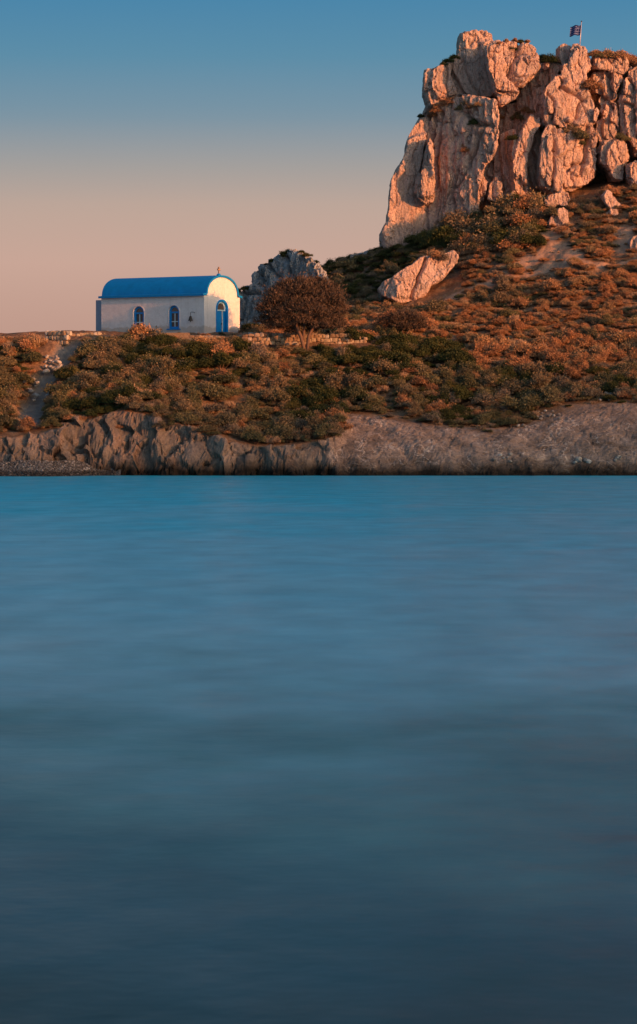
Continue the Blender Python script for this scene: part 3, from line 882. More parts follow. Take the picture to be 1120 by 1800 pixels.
# rocks lying or standing apart from the crag
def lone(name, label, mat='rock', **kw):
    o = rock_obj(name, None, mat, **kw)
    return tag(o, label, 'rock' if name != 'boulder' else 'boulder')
lone('boulder', 'long pinkish boulder lying tilted on the slope below the crag', outline=[(667, 507), (675, 495), (690, 488), (705, 476), (725, 462), (740, 450), (752, 444), (765, 446), (785, 442), (800, 439), (808, 447), (806, 458), (790, 476), (775, 492), (757, 502), (747, 520), (735, 528), (705, 534), (690, 527), (672, 518)], Y=202.0, thick=2.6, gx=0.3, gz=0.3, bevel=0.4, seed=50, amp=0.5, size=0.065, facets=3, joint=0.4, cracks=[([(752, 446), (738, 482), (722, 528)], .08)])
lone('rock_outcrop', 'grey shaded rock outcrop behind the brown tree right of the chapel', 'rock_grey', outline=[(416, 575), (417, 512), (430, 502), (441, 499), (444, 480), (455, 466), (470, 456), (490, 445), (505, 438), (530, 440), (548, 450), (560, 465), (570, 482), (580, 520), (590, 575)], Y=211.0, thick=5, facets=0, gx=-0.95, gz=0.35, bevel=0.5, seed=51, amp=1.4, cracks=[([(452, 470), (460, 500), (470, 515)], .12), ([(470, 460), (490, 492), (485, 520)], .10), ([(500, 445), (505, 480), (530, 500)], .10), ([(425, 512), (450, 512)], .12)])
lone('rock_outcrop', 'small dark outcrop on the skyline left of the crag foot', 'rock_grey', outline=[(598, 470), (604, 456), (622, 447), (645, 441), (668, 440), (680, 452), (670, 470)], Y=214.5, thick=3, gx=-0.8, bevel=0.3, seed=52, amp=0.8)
lone('boulder', 'rounded boulder with one sunlit side below the tall pillar', outline=[(961, 396), (966, 384), (980, 364), (992, 362), (1001, 370), (1003, 386), (996, 398), (985, 403), (968, 401)], Y=206.9, thick=1.8, crease=(980, -0.9, 0.3), bevel=0.35, seed=53, amp=0.6, size=0.06, grid=0.3)
lone('boulder', 'lumpy pale rock against the foot of the tall pillar', outline=[(958, 352), (966, 340), (985, 335), (1000, 338), (1003, 350), (995, 362), (975, 366), (960, 362)], Y=209.2, thick=2.0, gx=0.2, bevel=0.3, seed=54, amp=0.8, size=0.07, grid=0.3)
lone('boulder', 'pale slanting rock slab in the rust scrub at the right', outline=[(1060, 342), (1068, 333), (1076, 338), (1084, 352), (1098, 364), (1103, 372), (1090, 374), (1074, 366), (1066, 356)], Y=207.8, thick=1.6, gx=0.2, gz=0.2, bevel=0.25, seed=55, amp=0.6, size=0.06, grid=0.3)
lone('boulder', 'small pale rock below the slanting slab', outline=[(1067, 374), (1074, 366), (1086, 368), (1088, 376), (1080, 382), (1070, 381)], Y=207.2, thick=1.1, bevel=0.2, seed=56, amp=0.4, size=0.05, grid=0.2)
lone('boulder', 'grey ledge rock at the right edge of the slope', outline=[(1108, 425), (1114, 415), (1130, 412), (1150, 420), (1150, 440), (1118, 444), (1108, 438)], Y=202.6, thick=1.6, crease=(1116, -0.9, 0.1), bevel=0.25, seed=57, amp=0.6, size=0.07, grid=0.3)

# ------------------------------------------------------------------ chapel
A_ = R(31)
CH_L, CH_W, CH_H = 7.75, 4.1, 2.42
cb = P(359, 588, 190)
chapel = bpy.data.objects.new('chapel', None)
C.objects.link(chapel)
chapel.location = cb
chapel.rotation_euler = (0, 0, -A_)
tag(chapel, 'small white chapel with blue barrel roof, blue arched windows and door', 'chapel')

def arch(u0, u1, v0, v1, n=14, rv=None):
    r = (u1 - u0) / 2
    c = (u0 + u1) / 2
    rv = rv or r
    return [(u0, v0), (u1, v0)] + [(c + r * math.cos(t), v1 - rv + rv * math.sin(t)) for t in (math.pi * i / n for i in range(n + 1))]

def roof_prof(off=0.0):
    """barrel with small out-turned shoulders, in (y, z)"""
    pts = []
    c = CH_W / 2
    ra, rise = 1.73, 1.16
    for i in range(49):
        t = math.pi * i / 48
        y, z = c - (ra + off) * math.cos(t), CH_H + 0.04 + (rise + off) * math.sin(t) ** 0.85
        pts.append((y, z))
    fl = [(-0.20, CH_H - 0.02 + off), (-0.02, CH_H + off), (0.17, CH_H + 0.03 + off * .9)]
    out = fl + pts[1:-1]
    out += [(CH_W - y, z) for y, z in fl[::-1]]
    return out

wins = [(-2.25, 0.40, 1.85), (-4.9, 0.40, 1.85)]
bm = bmesh.new()
WT = 0.28
long_front = lambda u, v, t: (u, t, v)
slab(bm, [(-CH_L, -0.9), (0, -0.9), (0, CH_H), (-CH_L, CH_H)], [arch(x - .41, x + .41, a, b) for x, a, b in wins], 0, WT, long_front)
slab(bm, [(-CH_L, -0.9), (0, -0.9), (0, CH_H), (-CH_L, CH_H)], [], CH_W - WT, CH_W, long_front)
gab = [(WT + .002, -0.9), (CH_W - WT - .002, -0.9), (CH_W - WT - .002, CH_H)] + [(y, z) for y, z in roof_prof(-0.01)[::-1] if WT < y < CH_W - WT] + [(WT + .002, CH_H)]
gside = lambda u, v, t: (t, u, v)
slab(bm, gab, [arch(1.43, 2.63, 0.0, 2.17, rv=.5)], -WT, -0.001, gside)
slab(bm, gab, [], -CH_L, -CH_L + WT, gside)
wall_o = link('wall', bm_mesh('wall', bm, M['plaster']), chapel)
# roof shell
bm = bmesh.new()
pi_, po_ = roof_prof(0.0), roof_prof(0.13)
X0, X1 = -CH_L - 0.10, 0.07
rr = []
for x in (X0, X1):
    rr.append([[bm.verts.new((x, y, z)) for y, z in pr] for pr in (pi_, po_)])
n = len(pi_)
for i in range(n - 1):
    for j in (0, 1):
        bm.faces.new((rr[0][j][i], rr[0][j][i + 1], rr[1][j][i + 1], rr[1][j][i]))
    for k in (0, 1):
        bm.faces.new((rr[k][0][i], rr[k][0][i + 1], rr[k][1][i + 1], rr[k][1][i]))
for i in (0, n - 1):
    bm.faces.new((rr[0][0][i], rr[1][0][i], rr[1][1][i], rr[0][1][i]))
roof_o = link('roof', bm_mesh('roof', bm, M['roof_blue'], False), chapel)
for p in roof_o.data.polygons:
    p.use_smooth = False
# lower annex behind
bm = bmesh.new()
box(bm, -CH_L - 0.95, -CH_L - 0.005, 0.75, 3.4, -0.9, 2.34)
link('annex', bm_mesh('annex', bm, M['pale_blue']), chapel)
# windows
for x, a, b in wins:
    bm = bmesh.new()
    fr_in = arch(x - .31, x + .31, a + .12, b - .10)
    slab(bm, arch(x - .408, x + .408, a + .002, b - .002), [[(x - .25, a + .13), (x + .25, a + .13), (x + .25, b - .48), (x - .25, b - .48)], [(x - .27, b - .38)] + [(x + .27, b - .38)] + [(x + .27 * math.cos(t), b - .39 + .27 * math.sin(t)) for t in (math.pi * (i + .4) / 8.8 for i in range(9))]], 0.10, 0.18, long_front)
    w = link('window', bm_mesh('window', bm, M['trim_blue']), chapel)
    bm = bmesh.new()
    slab(bm, arch(x - .46, x + .46, a, b + .05), [arch(x - .41, x + .41, a - .001, b)], -0.025, 0.03, long_front)
    link('window_surround', bm_mesh('window_surround', bm, M['plaster']), w)
    bm = bmesh.new()
    box(bm, x - .31, x + .31, 0.15, 0.165, a + .1, b - .45)
    link('pane', bm_mesh('pane', bm, M['glass']), w)
    bm = bmesh.new()
    slab(bm, arch(x - .31, x + .31, b - .42, b - .08), [], 0.15, 0.165, long_front)
    link('lunette_pane', bm_mesh('lunette_pane', bm, M['amber']), w)
    bm = bmesh.new()
    box(bm, x - .025, x + .025, 0.115, 0.149, a + .13, b - .50)
    box(bm, x - .26, x - .026, 0.118, 0.149, a + .42, a + .47)
    box(bm, x + .026, x + .26, 0.118, 0.149, a + .42, a + .47)
    link('muntin', bm_mesh('muntin', bm, M['muntin']), w)
    bm = bmesh.new()
    box(bm, x - .50, x + .50, -0.07, 0.09, a - .07, a + .001)
    link('window_sill', bm_mesh('window_sill', bm, M['trim_blue']), w)
# door
bm = bmesh.new()
slab(bm, arch(1.34, 2.72, 0.0, 2.25, rv=.58), [arch(1.47, 2.59, -0.001, 2.13, rv=.47)], -0.02, 0.035, gside)
slab(bm, arch(1.431, 2.629, 0.0, 2.169, rv=.499), [arch(1.52, 2.54, -0.001, 2.09, rv=.43)], -0.20, -0.021, gside)
dr_ = link('door', bm_mesh('door', bm, M['trim_blue']), chapel)
bm = bmesh.new()
box(bm, -0.17, -0.12, 1.515, 2.17, 0.02, 1.52)
for z0, z1 in ((0.12, 0.62), (0.74, 1.42)):
    box(bm, -0.119, -0.10, 1.62, 2.07, z0, z1)
link('door_leaf', bm_mesh('door_leaf', bm, M['trim_blue']), dr_)
bm = bmesh.new()
box(bm, -0.16, -0.09, 2.175, 2.27, 0.02, 1.52)
link('lit_reveal_strip', bm_mesh('lit_reveal_strip', bm, M['strip']), dr_)  # pale strip standing in for the lit reveal beside the ajar leaf
bm = bmesh.new()
box(bm, -0.17, -0.13, 2.275, 2.545, 0.02, 1.52)
link('door_leaf', bm_mesh('door_leaf', bm, M['trim_blue']), dr_)
bm = bmesh.new()
box(bm, -0.18, -0.07, 1.515, 2.545, 1.525, 1.60)
link('transom', bm_mesh('transom', bm, M['muntin']), dr_)
bm = bmesh.new()
slab(bm, arch(1.52, 2.54, 1.601, 2.09, rv=.43), [arch(1.62, 2.44, 1.6, 2.01, rv=.36)], -0.16, -0.08, gside)
link('lunette_frame', bm_mesh('lunette_frame', bm, M['muntin']), dr_)
bm = bmesh.new()
slab(bm, arch(1.61, 2.45, 1.601, 2.02, rv=.37), [], -0.15, -0.13, gside)
link('lunette_pane', bm_mesh('lunette_pane', bm, M['amber']), dr_)
bm = bmesh.new()
tube(bm, [(-0.1, 2.10, 0.72), (-0.05, 2.10, 0.72)], [0.03, 0.035], 8)
link('handle', bm_mesh('handle', bm, M['bronze']), dr_)
# cross with its base
bm = bmesh.new()
c0 = (-0.25, CH_W / 2, CH_H + 1.30)
lathe(bm, [(0.17, -0.12), (0.16, 0.0), (0.12, 0.10), (0.06, 0.15)], 12, c0)
crb = link('cross_base', bm_mesh('cross_base', bm, M['roof_blue'], True), chapel)
bm = bmesh.new()
def crosspiece(bm, c):
    x, y, z = c
    w = 0.035
    prof = [(-.03, 0), (.03, 0), (.026, .22), (.10, .215), (.135, .19), (.135, .31), (.10, .285), (.026, .28), (.05, .37), (.045, .42), (-.045, .42), (-.05, .37), (-.026, .28), (-.10, .285), (-.135, .31), (-.135, .19), (-.10, .215), (-.026, .22)]
    slab(bm, [(y + u, z + v) for u, v in prof], [], x - w, x + w, gside)
crosspiece(bm, (c0[0], c0[1], c0[2] + 0.145))
link('cross', bm_mesh('cross', bm, M['cross']), crb)

# bell on its bracket
ca, sa = math.cos(-A_), math.sin(-A_)
def ch_pt(x, y, z):
    return (cb[0] + ca * x - sa * y, cb[1] + sa * x + ca * y, cb[2] + z)
bell = bpy.data.objects.new('bell', None)
C.objects.link(bell)
bell.location = ch_pt(-0.85, -0.004, 0.8)
bell.rotation_euler = (0, 0, -A_)
tag(bell, 'small dark bell on a bracket on the long white chapel wall', 'bell')
bm = bmesh.new()
lathe(bm, [(0.155, 0.0), (0.15, 0.03), (0.115, 0.09), (0.095, 0.17), (0.085, 0.24), (0.05, 0.29), (0.02, 0.30)], 14, (0, -0.24, 0.06))
link('bell_body', bm_mesh('bell_body', bm, M['bronze'], True), bell)
bm = bmesh.new()
lathe(bm, [(0.012, 0.0), (0.035, 0.03), (0.03, 0.07), (0.01, 0.1)], 8, (0, -0.24, -0.02))
link('clapper', bm_mesh('clapper', bm, M['bronze'], True), bell)
bm = bmesh.new()
tube(bm, [(0, -0.24, 0.355), (0.0, -0.24, 0.55), (0.05, -0.22, 0.60), (0.14, -0.12, 0.60), (0.17, 0.02, 0.56)], [0.018] * 5, 6)
link('bracket', bm_mesh('bracket', bm, M['bronze']), bell)

# ------------------------------------------------------------------ flag
fp0, fp1 = P(1018.5, 80, 213.2), P(1022.3, 38, 213.2)
flag = bpy.data.objects.new('flagpole', None)
C.objects.link(flag)
flag.location = fp0
tag(flag, 'leaning thin flagpole with blue and white striped flag on the crag summit', 'flag')
bm = bmesh.new()
d = Vector(fp1 - fp0)
tube(bm, [(0, 0, -0.5), tuple(d)], [0.035, 0.025], 8)
pole_o = link('pole', bm_mesh('pole', bm, M['pole'], True), flag)
bm = bmesh.new()
lathe(bm, [(0.02, -0.03), (0.05, 0.0), (0.05, 0.03), (0.015, 0.07)], 10, tuple(d))
link('finial', bm_mesh('finial', bm, M['bronze'], True), pole_o)
nu, nv = 54, 27
uu, vv = np.meshgrid(np.linspace(0, 1, nu + 1), np.linspace(0, 1, nv + 1))
fw, fh = 0.74, 0.70
ud, vd = uu.ravel(), vv.ravel()
top = d * 0.86
ax = d.normalized()
X_ = top.x - ax.x * fh * (1 - vd) - fw * ud
Z_ = top.z - ax.z * fh * (1 - vd) - 0.10 * ud ** 1.5 - 0.03 * np.sin(ud * 9)
Y_ = top.y + 0.11 * ud ** 0.6 * np.sin(ud * 8.5 + vd * 0.8) + 0.02
fv = np.stack([X_, Y_, Z_], 1)
fi = np.arange((nu + 1) * (nv + 1)).reshape(nv + 1, nu + 1)
ff = np.stack([fi[:-1, :-1], fi[:-1, 1:], fi[1:, 1:], fi[1:, :-1]], -1).reshape(-1, 4)
cu, cv = np.meshgrid((np.arange(nu) + .5) / nu, (np.arange(nv) + .5) / nv)
stripe = np.floor((1 - cv) * 9).astype(int)
white = (stripe % 2 == 1)
canton = (cu < 10 / 27.0) & (stripe < 5)
crossm = (np.abs(cu - 5 / 27.0) < 1 / 27.0) | (stripe == 2)
white = np.where(canton, crossm, white)
fo_ = link('flag', mesh_np('flag', fv, ff, [M['flag_blue'], M['flag_white']], True, None, white.ravel().astype(int)), flag)
sd = fo_.modifiers.new('thick', 'SOLIDIFY')
sd.thickness = 0.008

# ------------------------------------------------------------------ stones and dry-stone walls
def stone_mesh(name, seed, mat, flat=1.0, boxy=0.0):
    bm = bmesh.new()
    bmesh.ops.create_icosphere(bm, subdivisions=2, radius=1.0)
    r = np.random.default_rng(seed)
    v = np.array([q.co[:] for q in bm.verts])
    if boxy:
        p = np.sign(v) * np.abs(v) ** (1 - boxy)
        v = p / np.abs(p).max(0)
    for _ in range(9):
        nrm = r.normal(size=3)
        nrm /= np.linalg.norm(nrm)
        c = r.uniform(0.62, 0.92) if not boxy else r.uniform(0.95, 1.25)
        dd = v @ nrm - c
        v = v - np.where(dd > 0, dd, 0)[:, None] * nrm
    v = v * (1 + 0.10 * vnoise(v * 2.2 + seed, seed))[:, None]
    v[:, 2] *= flat
    for q, c in zip(bm.verts, v):
        q.co = c
    return bm_mesh(name, bm, M[mat])
wall_meshes = [stone_mesh('stone', 300 + i, 'stone', 1.0, 0.62) for i in range(7)]
loose_meshes = [stone_mesh('loose_stone', 400 + i, 'pale_stone', 0.75) for i in range(6)]
peb_meshes = [stone_mesh('pebble', 500 + i, 'pebble', 0.6) for i in range(4)]

def stone_wall(label, p0, p1, hgt, thick, sw, seed, gap=None, base_drop=0.0, jag=0.0):
    """courses of single stones between two ground points"""
    r = random.Random(seed)
    p0, p1 = np.array(p0), np.array(p1)
    L = float(np.hypot(*(p1 - p0)[:2]))
    ang = math.atan2(p1[1] - p0[1], p1[0] - p0[0])
    e = bpy.data.objects.new('stone_wall', None)
    C.objects.link(e)
    e.location = tuple(p0)
    e.rotation_euler = (0, 0, ang)
    tag(e, label, 'wall')
    slope = (p1[2] - p0[2]) / L
    nc = max(1, round(hgt / (sw * 0.95)))
    ch = hgt / nc
    for c in range(nc):
        for row_y in ((0,) if thick < 0.3 else (-thick / 4, thick / 4)):
            x = -r.uniform(0, sw * 0.4)
            while x < L:
                w = sw * r.uniform(0.65, 1.5)
                h = ch * r.uniform(0.85, 1.12)
                xc = x + w / 2
                x += w
                if gap and gap[0] < xc < gap[1]:
                    continue
                if jag and c >= nc - 1 and r.random() < jag:
                    continue
                o = link('stone', r.choice(wall_meshes), e, (xc, row_y + r.uniform(-.03, .03), slope * xc - base_drop + c * ch + h / 2 + r.uniform(-.015, .015)))
                o.scale = (w * 0.52, (thick / 4 if thick >= .3 else thick / 2) * r.uniform(0.95, 1.15), h * 0.53)
                o.rotation_euler = (r.uniform(-.06, .06), r.uniform(-.06, .06), r.uniform(-.08, .08))
    return e
def G(px, py, Y):
    return P(px, py, Y)
stone_wall('low sunlit dry-stone wall in front of the brown tree', G(428, 606, 188.1), G(574, 609, 188.1), 0.74, 0.5, 0.25, 1, jag=0.12)
stone_wall('squared end piece of the dry-stone wall right of the gap', G(581, 608, 188.1), G(616, 608, 188.1), 0.74, 0.5, 0.25, 2)
stone_wall('crumbling rubble end of the dry-stone wall', G(617, 609, 188.2), G(641, 610, 188.2), 0.62, 0.5, 0.22, 3, jag=0.35)
stone_wall('squared stone pier at the top of the gully left of the chapel', G(83, 606, 188.6), G(116, 606, 187.9), 0.83, 0.55, 0.27, 4)
stone_wall('low shaded stone wall between the pier and the chapel', G(118, 600, 190.2), G(172, 597, 190.6), 0.46, 0.3, 0.24, 5)
stone_wall('low terrace edging of brown stones below the chapel gable', G(334, 600, 188.4), G(424, 601, 188.2), 0.36, 0.3, 0.24, 6)
bm = bmesh.new()
q0, q1 = G(288, 592, 188.7), G(334, 592, 188.5)
vsx = []
for p in (q0, q1):
    for dy in (-0.22, 0.22):
        for dz in (-0.25, 0.24):
            vsx.append(bm.verts.new((p[0] - q0[0], p[1] - q0[1] + dy, dz)))
for q in ((0, 1, 3, 2), (4, 6, 7, 5), (0, 4, 5, 1), (2, 3, 7, 6), (0, 2, 6, 4), (1, 5, 7, 3)):
    bm.faces.new([vsx[i] for i in q])
bmesh.ops.bevel(bm, geom=bm.edges[:], offset=0.04, segments=2, affect='EDGES')
tag(link('parapet', bm_mesh('parapet', bm, M['stone']), None, tuple(q0)), 'low brown parapet slab under the right chapel window', 'parapet')

# loose stones (photo pixel, size in photo pixels)
def place_stones(lst, label, group, seed):
    r = random.Random(seed)
    for px, py, s in lst:
        g = hit(px, py + s * 0.3)
        rad = s * g[1] / F * 0.55
        o = link('loose_stone', r.choice(loose_meshes), None, (g[0], g[1], g[2] + rad * 0.55))
        o.scale = (rad * r.uniform(.8, 1.2), rad * r.uniform(.8, 1.2), rad * r.uniform(.8, 1.1))
        o.rotation_euler = (r.uniform(-.4, .4), r.uniform(-.4, .4), r.uniform(0, 6.3))
        tag(o, label, 'stone', group)
rs = random.Random(5)
place_stones([(898, 748, 6), (911, 748, 8), (920, 748, 7)] + [(850 + rs.uniform(-5, 12), 742 + rs.uniform(-4, 6), rs.uniform(4, 6)) for _ in range(5)],
             'pale loose stone at the lower scrub edge above the grey rock', 'stones at the lower scrub edge', 1)
place_stones([(rs.uniform(992, 1078), rs.uniform(690, 704), rs.uniform(4, 8)) for _ in range(34)],
             'pale stone in the rubble heap in the scrub at the right', 'rubble heap at the right', 2)
place_stones([(rs.uniform(922, 985), rs.uniform(722, 736), rs.uniform(4, 7)) for _ in range(18)],
             'pale stone scattered along the upper edge of the grey rock slope', 'stones along the grey rock edge', 3)
place_stones([(852, 628, 8), (860, 634, 8), (866, 640, 7), (888, 636, 7), (895, 640, 6), (856, 638, 5)],
             'pale stone in the patch at the foot of the rust slope', 'stones at the foot of the rust slope', 4)
place_stones([(402, 614, 7), (411, 612, 6), (414, 606, 6), (438, 614, 8), (445, 605, 6), (440, 653, 6), (452, 652, 6), (454, 627, 6), (540, 634, 6), (545, 640, 6), (536, 645, 5)],
             'pale stone among the bushes below the chapel', 'stones below the chapel', 5)
place_stones([(627, 602, 13), (634, 608, 9), (522, 606, 9), (545, 603, 12), (490, 600, 10), (505, 606, 8)],
             'fallen block at the foot of the dry-stone wall', 'fallen wall blocks', 6)
place_stones([(rs.uniform(76, 108), rs.uniform(626, 658), rs.uniform(4, 12)) for _ in range(24)] + [(rs.uniform(50, 84), rs.uniform(660, 705), rs.uniform(4, 10)) for _ in range(14)] + [(64, 695, 10), (30, 690, 9), (22, 697, 7), (44, 672, 9), (52, 668, 7), (30, 708, 7)],
             'grey stone lying along the gully path left of the chapel', 'stones of the gully path', 7)
place_stones([(rs.uniform(1006, 1050), rs.uniform(803, 817), rs.uniform(5, 12)) for _ in range(7)] + [(rs.uniform(1050, 1095), rs.uniform(800, 815), rs.uniform(4, 9)) for _ in range(5)] + [(rs.uniform(868, 904), rs.uniform(798, 814), rs.uniform(4, 8)) for _ in range(8)],
             'whitish broken rock at the foot of the grey shore slope', 'whitish rocks on the grey shore slope', 9)
place_stones([(82, 814, 13), (68, 815, 10), (152, 824, 6), (118, 818, 8), (138, 820, 7), (104, 818, 6)],
             'larger stone on the pebble beach below the cliff', 'larger beach stones', 8)

# ------------------------------------------------------------------ pebble beach
bx = np.arange(-26, -11.2, 0.15)
by = np.arange(171.4, 176.6, 0.15)
BX, BY = np.meshgrid(bx, by)
def beach_h(x, y):
    front = 172.6 + sstep(-15.5, -11.8, x) * 2.6 + 0.25 * np.sin(x * 0.9)
    d = y - front
    h = np.where(d > 0, 0.42 * d ** 0.8, d * 0.5)
    return np.minimum(h, 0.80) + 0.05 * np.sin(x * 2.1 + y)
bz = beach_h(BX.ravel(), BY.ravel())
bi = np.arange(BX.size).reshape(BX.shape)
bq = np.stack([bi[:-1, :-1], bi[:-1, 1:], bi[1:, 1:], bi[1:, :-1]], -1).reshape(-1, 4)
t = NT('beach_shingle')
sh = t.ramp(t.voro(9), [(0.1, (0.22, 0.19, 0.17)), (0.6, (0.08, 0.07, 0.06))])
t.done(sh, 0.85, t.bump(t.voro(9), 0.8, 0.06))
beach = tag(link('beach', mesh_np('beach', np.column_stack([BX.ravel(), BY.ravel(), bz]), bq, t.m, True)), kind='structure')

def gn_scatter(name, pts, rot, scl, var, protos, label, cat, kind='stuff'):
    """one object: its points carry instances of the prototype meshes"""
    me = bpy.data.meshes.new(name)
    me.vertices.add(len(pts))
    me.vertices.foreach_set('co', np.asarray(pts, np.float32).ravel())
    a = me.attributes.new('var', 'FLOAT', 'POINT')
    a.data.foreach_set('value', np.asarray(var, np.float32))
    sv_ = np.asarray(scl, np.float32)
    if sv_.ndim == 1:
        sv_ = np.repeat(sv_[:, None], 3, 1)
    a = me.attributes.new('scl', 'FLOAT_VECTOR', 'POINT')
    a.data.foreach_set('vector', sv_.ravel())
    a = me.attributes.new('rot', 'FLOAT_VECTOR', 'POINT')
    a.data.foreach_set('vector', np.asarray(rot, np.float32).ravel())
    o = link(name, me)
    g = bpy.data.node_groups.new(name, 'GeometryNodeTree')
    g.interface.new_socket('Geometry', in_out='INPUT', socket_type='NodeSocketGeometry')
    g.interface.new_socket('Geometry', in_out='OUTPUT', socket_type='NodeSocketGeometry')
    gi, go = g.nodes.new('NodeGroupInput'), g.nodes.new('NodeGroupOutput')
    jn = g.nodes.new('GeometryNodeJoinGeometry')
    def na(nm, ty):
        q = g.nodes.new('GeometryNodeInputNamedAttribute')
        q.data_type = ty
        q.inputs[0].default_value = nm
        return q.outputs[0]
    s_, r_, v_ = na('scl', 'FLOAT_VECTOR'), na('rot', 'FLOAT_VECTOR'), na('var', 'FLOAT')
    for k, pr in enumerate(protos):
        cmp_ = g.nodes.new('FunctionNodeCompare')
        cmp_.data_type = 'FLOAT'
        cmp_.operation = 'EQUAL'
        g.links.new(v_, cmp_.inputs[0])
        cmp_.inputs[1].default_value = k
        cmp_.inputs['Epsilon'].default_value = 0.1
        oi = g.nodes.new('GeometryNodeObjectInfo')
        oi.inputs['Object'].default_value = pr
        oi.inputs['As Instance'].default_value = True
        ip = g.nodes.new('GeometryNodeInstanceOnPoints')
        g.links.new(gi.outputs[0], ip.inputs['Points'])
        g.links.new(cmp_.outputs[0], ip.inputs['Selection'])
        g.links.new(oi.outputs['Geometry'], ip.inputs['Instance'])
        e2r = g.nodes.new('FunctionNodeEulerToRotation')
        g.links.new(r_, e2r.inputs[0])
        g.links.new(e2r.outputs[0], ip.inputs['Rotation'])
        g.links.new(s_, ip.inputs['Scale'])
        g.links.new(ip.outputs[0], jn.inputs[0])
    g.links.new(jn.outputs[0], go.inputs[0])
    md = o.modifiers.new('scatter', 'NODES')
    md.node_group = g
    return tag(o, label, cat, None, kind)

# some pebbles are single objects, the rest one mass
pp = []
while len(pp) < 9000:
    x, y = rng.uniform(-20, -11.6), rng.uniform(172, 176.2)
    h = float(beach_h(np.array([x]), np.array([y]))[0])
    if h > -0.05:
        pp.append((x, y, h))
pp = np.array(pp)
psz = 0.03 + 0.055 * rng.random(len(pp)) ** 2.5
prot = rng.uniform(0, 6.28, (len(pp), 3)) * np.array([.1, .1, 1])
pvar = rng.integers(0, 4, len(pp))
ordr = np.argsort(-psz)
pproto = [None] * 4
for i in ordr[:300]:
    k = int(pvar[i])
    o = link('pebble', peb_meshes[k], None, (pp[i, 0], pp[i, 1], pp[i, 2] + psz[i] * 0.3))
    o.scale = (psz[i],) * 3
    o.rotation_euler = tuple(prot[i])
    tag(o, 'one of the bigger grey pebbles on the little beach at the left', 'pebble', 'bigger pebbles of the beach')
    if pproto[k] is None:
        pproto[k] = o
rest = ordr[300:]
gn_scatter('shingle', pp[rest] + np.array([0, 0, 0.01]), prot[rest], psz[rest], pvar[rest], pproto, 'small grey pebbles covering the beach at the left', 'pebbles')

# ------------------------------------------------------------------ plants
def leaf_cloud(lumps, n, size, seed, aspect=1.7, up=0.2, shell=0.62, outward=0.5):
    """n small leaf quads on lumpy ellipsoids: lumps = [(x, y, z, rx, rz)]"""
    r = np.random.default_rng(seed)
    L = np.array(lumps)
    wt = L[:, 3] ** 2
    k = r.choice(len(L), n, p=wt / wt.sum())
    dirn = r.normal(size=(n, 3))
    dirn[:, 2] = np.abs(dirn[:, 2]) * 0.9 - 0.18 * r.random(n)
    dirn /= np.linalg.norm(dirn, axis=1, keepdims=True)
    rad = shell + (1.05 - shell) * r.random(n) ** 0.6
    rad = np.where(r.random(n) < 0.16, r.uniform(0.9, 1.5, n), rad)
    bumpy = 1 + 0.38 * vnoise(dirn * 2.6 + k[:, None] * 5.0, seed)
    c = L[k, :3] + dirn * (rad * bumpy)[:, None] * np.stack([L[k, 3], L[k, 3], L[k, 4]], 1)
    ax = dirn * outward + r.normal(size=(n, 3)) * 0.6
    ax[:, 2] += up
    ax /= np.linalg.norm(ax, axis=1, keepdims=True)
    sd = np.cross(ax, r.normal(size=(n, 3)))
    sd /= np.linalg.norm(sd, axis=1, keepdims=True) + 1e-9
    s = size * r.uniform(0.6, 1.4, n)
    a, b = ax * (s * aspect * .5)[:, None], sd * (s * .5)[:, None]
    v = np.stack([c - a, c + b, c + a, c - b], 1).reshape(-1, 3)
    f = np.arange(4 * n).reshape(n, 4)
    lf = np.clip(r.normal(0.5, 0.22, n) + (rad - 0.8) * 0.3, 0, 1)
    return v, f, lf

def shrub_mesh(name, kind, seed):
    r = np.random.default_rng(seed)
    nl = {'olive': 12, 'rust': 11, 'dark': 14, 'grass': 6}[kind]
    lumps = []
    for i in range(nl):
        a = r.uniform(0, 6.28)
        d = 0.42 * math.sqrt(r.random())
        rr_ = 0.10 + 0.18 * r.random() ** 1.3
        lumps.append((d * math.cos(a), d * math.sin(a), 0.10 + (0.40 - d * 0.55) * r.uniform(0.5, 1.0), rr_, rr_ * r.uniform(0.8, 1.15)))
    par = {'olive': (4600, 0.031, 1.9, .25, .5), 'rust': (4600, 0.028, 2.7, .4, .45), 'dark': (4600, 0.034, 1.7, .2, .55), 'grass': (1500, 0.018, 11.0, 1.3, .3)}[kind]
    v, f, lf = leaf_cloud(lumps, par[0], par[1], seed, par[2], par[3], par[4])
    v[:, 2] = np.maximum(v[:, 2], -0.08) * {'olive': 1.22, 'rust': 1.12, 'dark': 1.2, 'grass': 1.0}[kind]
    mi = np.zeros(len(f), int)
    # bare stems
    ns = 14
    sv, sf = [], []
    for i in range(ns):
        a, d = r.uniform(0, 6.28), r.uniform(.1, .42)
        p1 = np.array([d * math.cos(a), d * math.sin(a), r.uniform(.25, .62)])
        w = np.array([-math.sin(a), math.cos(a), 0]) * 0.012
        b = len(v) + len(sv)
        sv += [-w * 1.5, w * 1.5, p1 + w * .5, p1 - w * .5]
        sf.append([b, b + 1, b + 2, b + 3])
    v = np.vstack([v, np.array(sv)])
    f = np.vstack([f, np.array(sf)])
    mi = np.concatenate([mi, np.ones(ns, int)])
    lf = np.concatenate([lf, np.full(ns, .5)])
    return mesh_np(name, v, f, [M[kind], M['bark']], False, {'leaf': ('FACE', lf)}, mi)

KN = {'olive': ('olive_shrub', 4), 'rust': ('rust_shrub', 4), 'dark': ('dark_shrub', 3), 'grass': ('grass_tuft', 3)}
SM = {k: [shrub_mesh(nm, k, 900 + 10 * i + len(k) * 100) for i in range(c)] for k, (nm, c) in KN.items()}

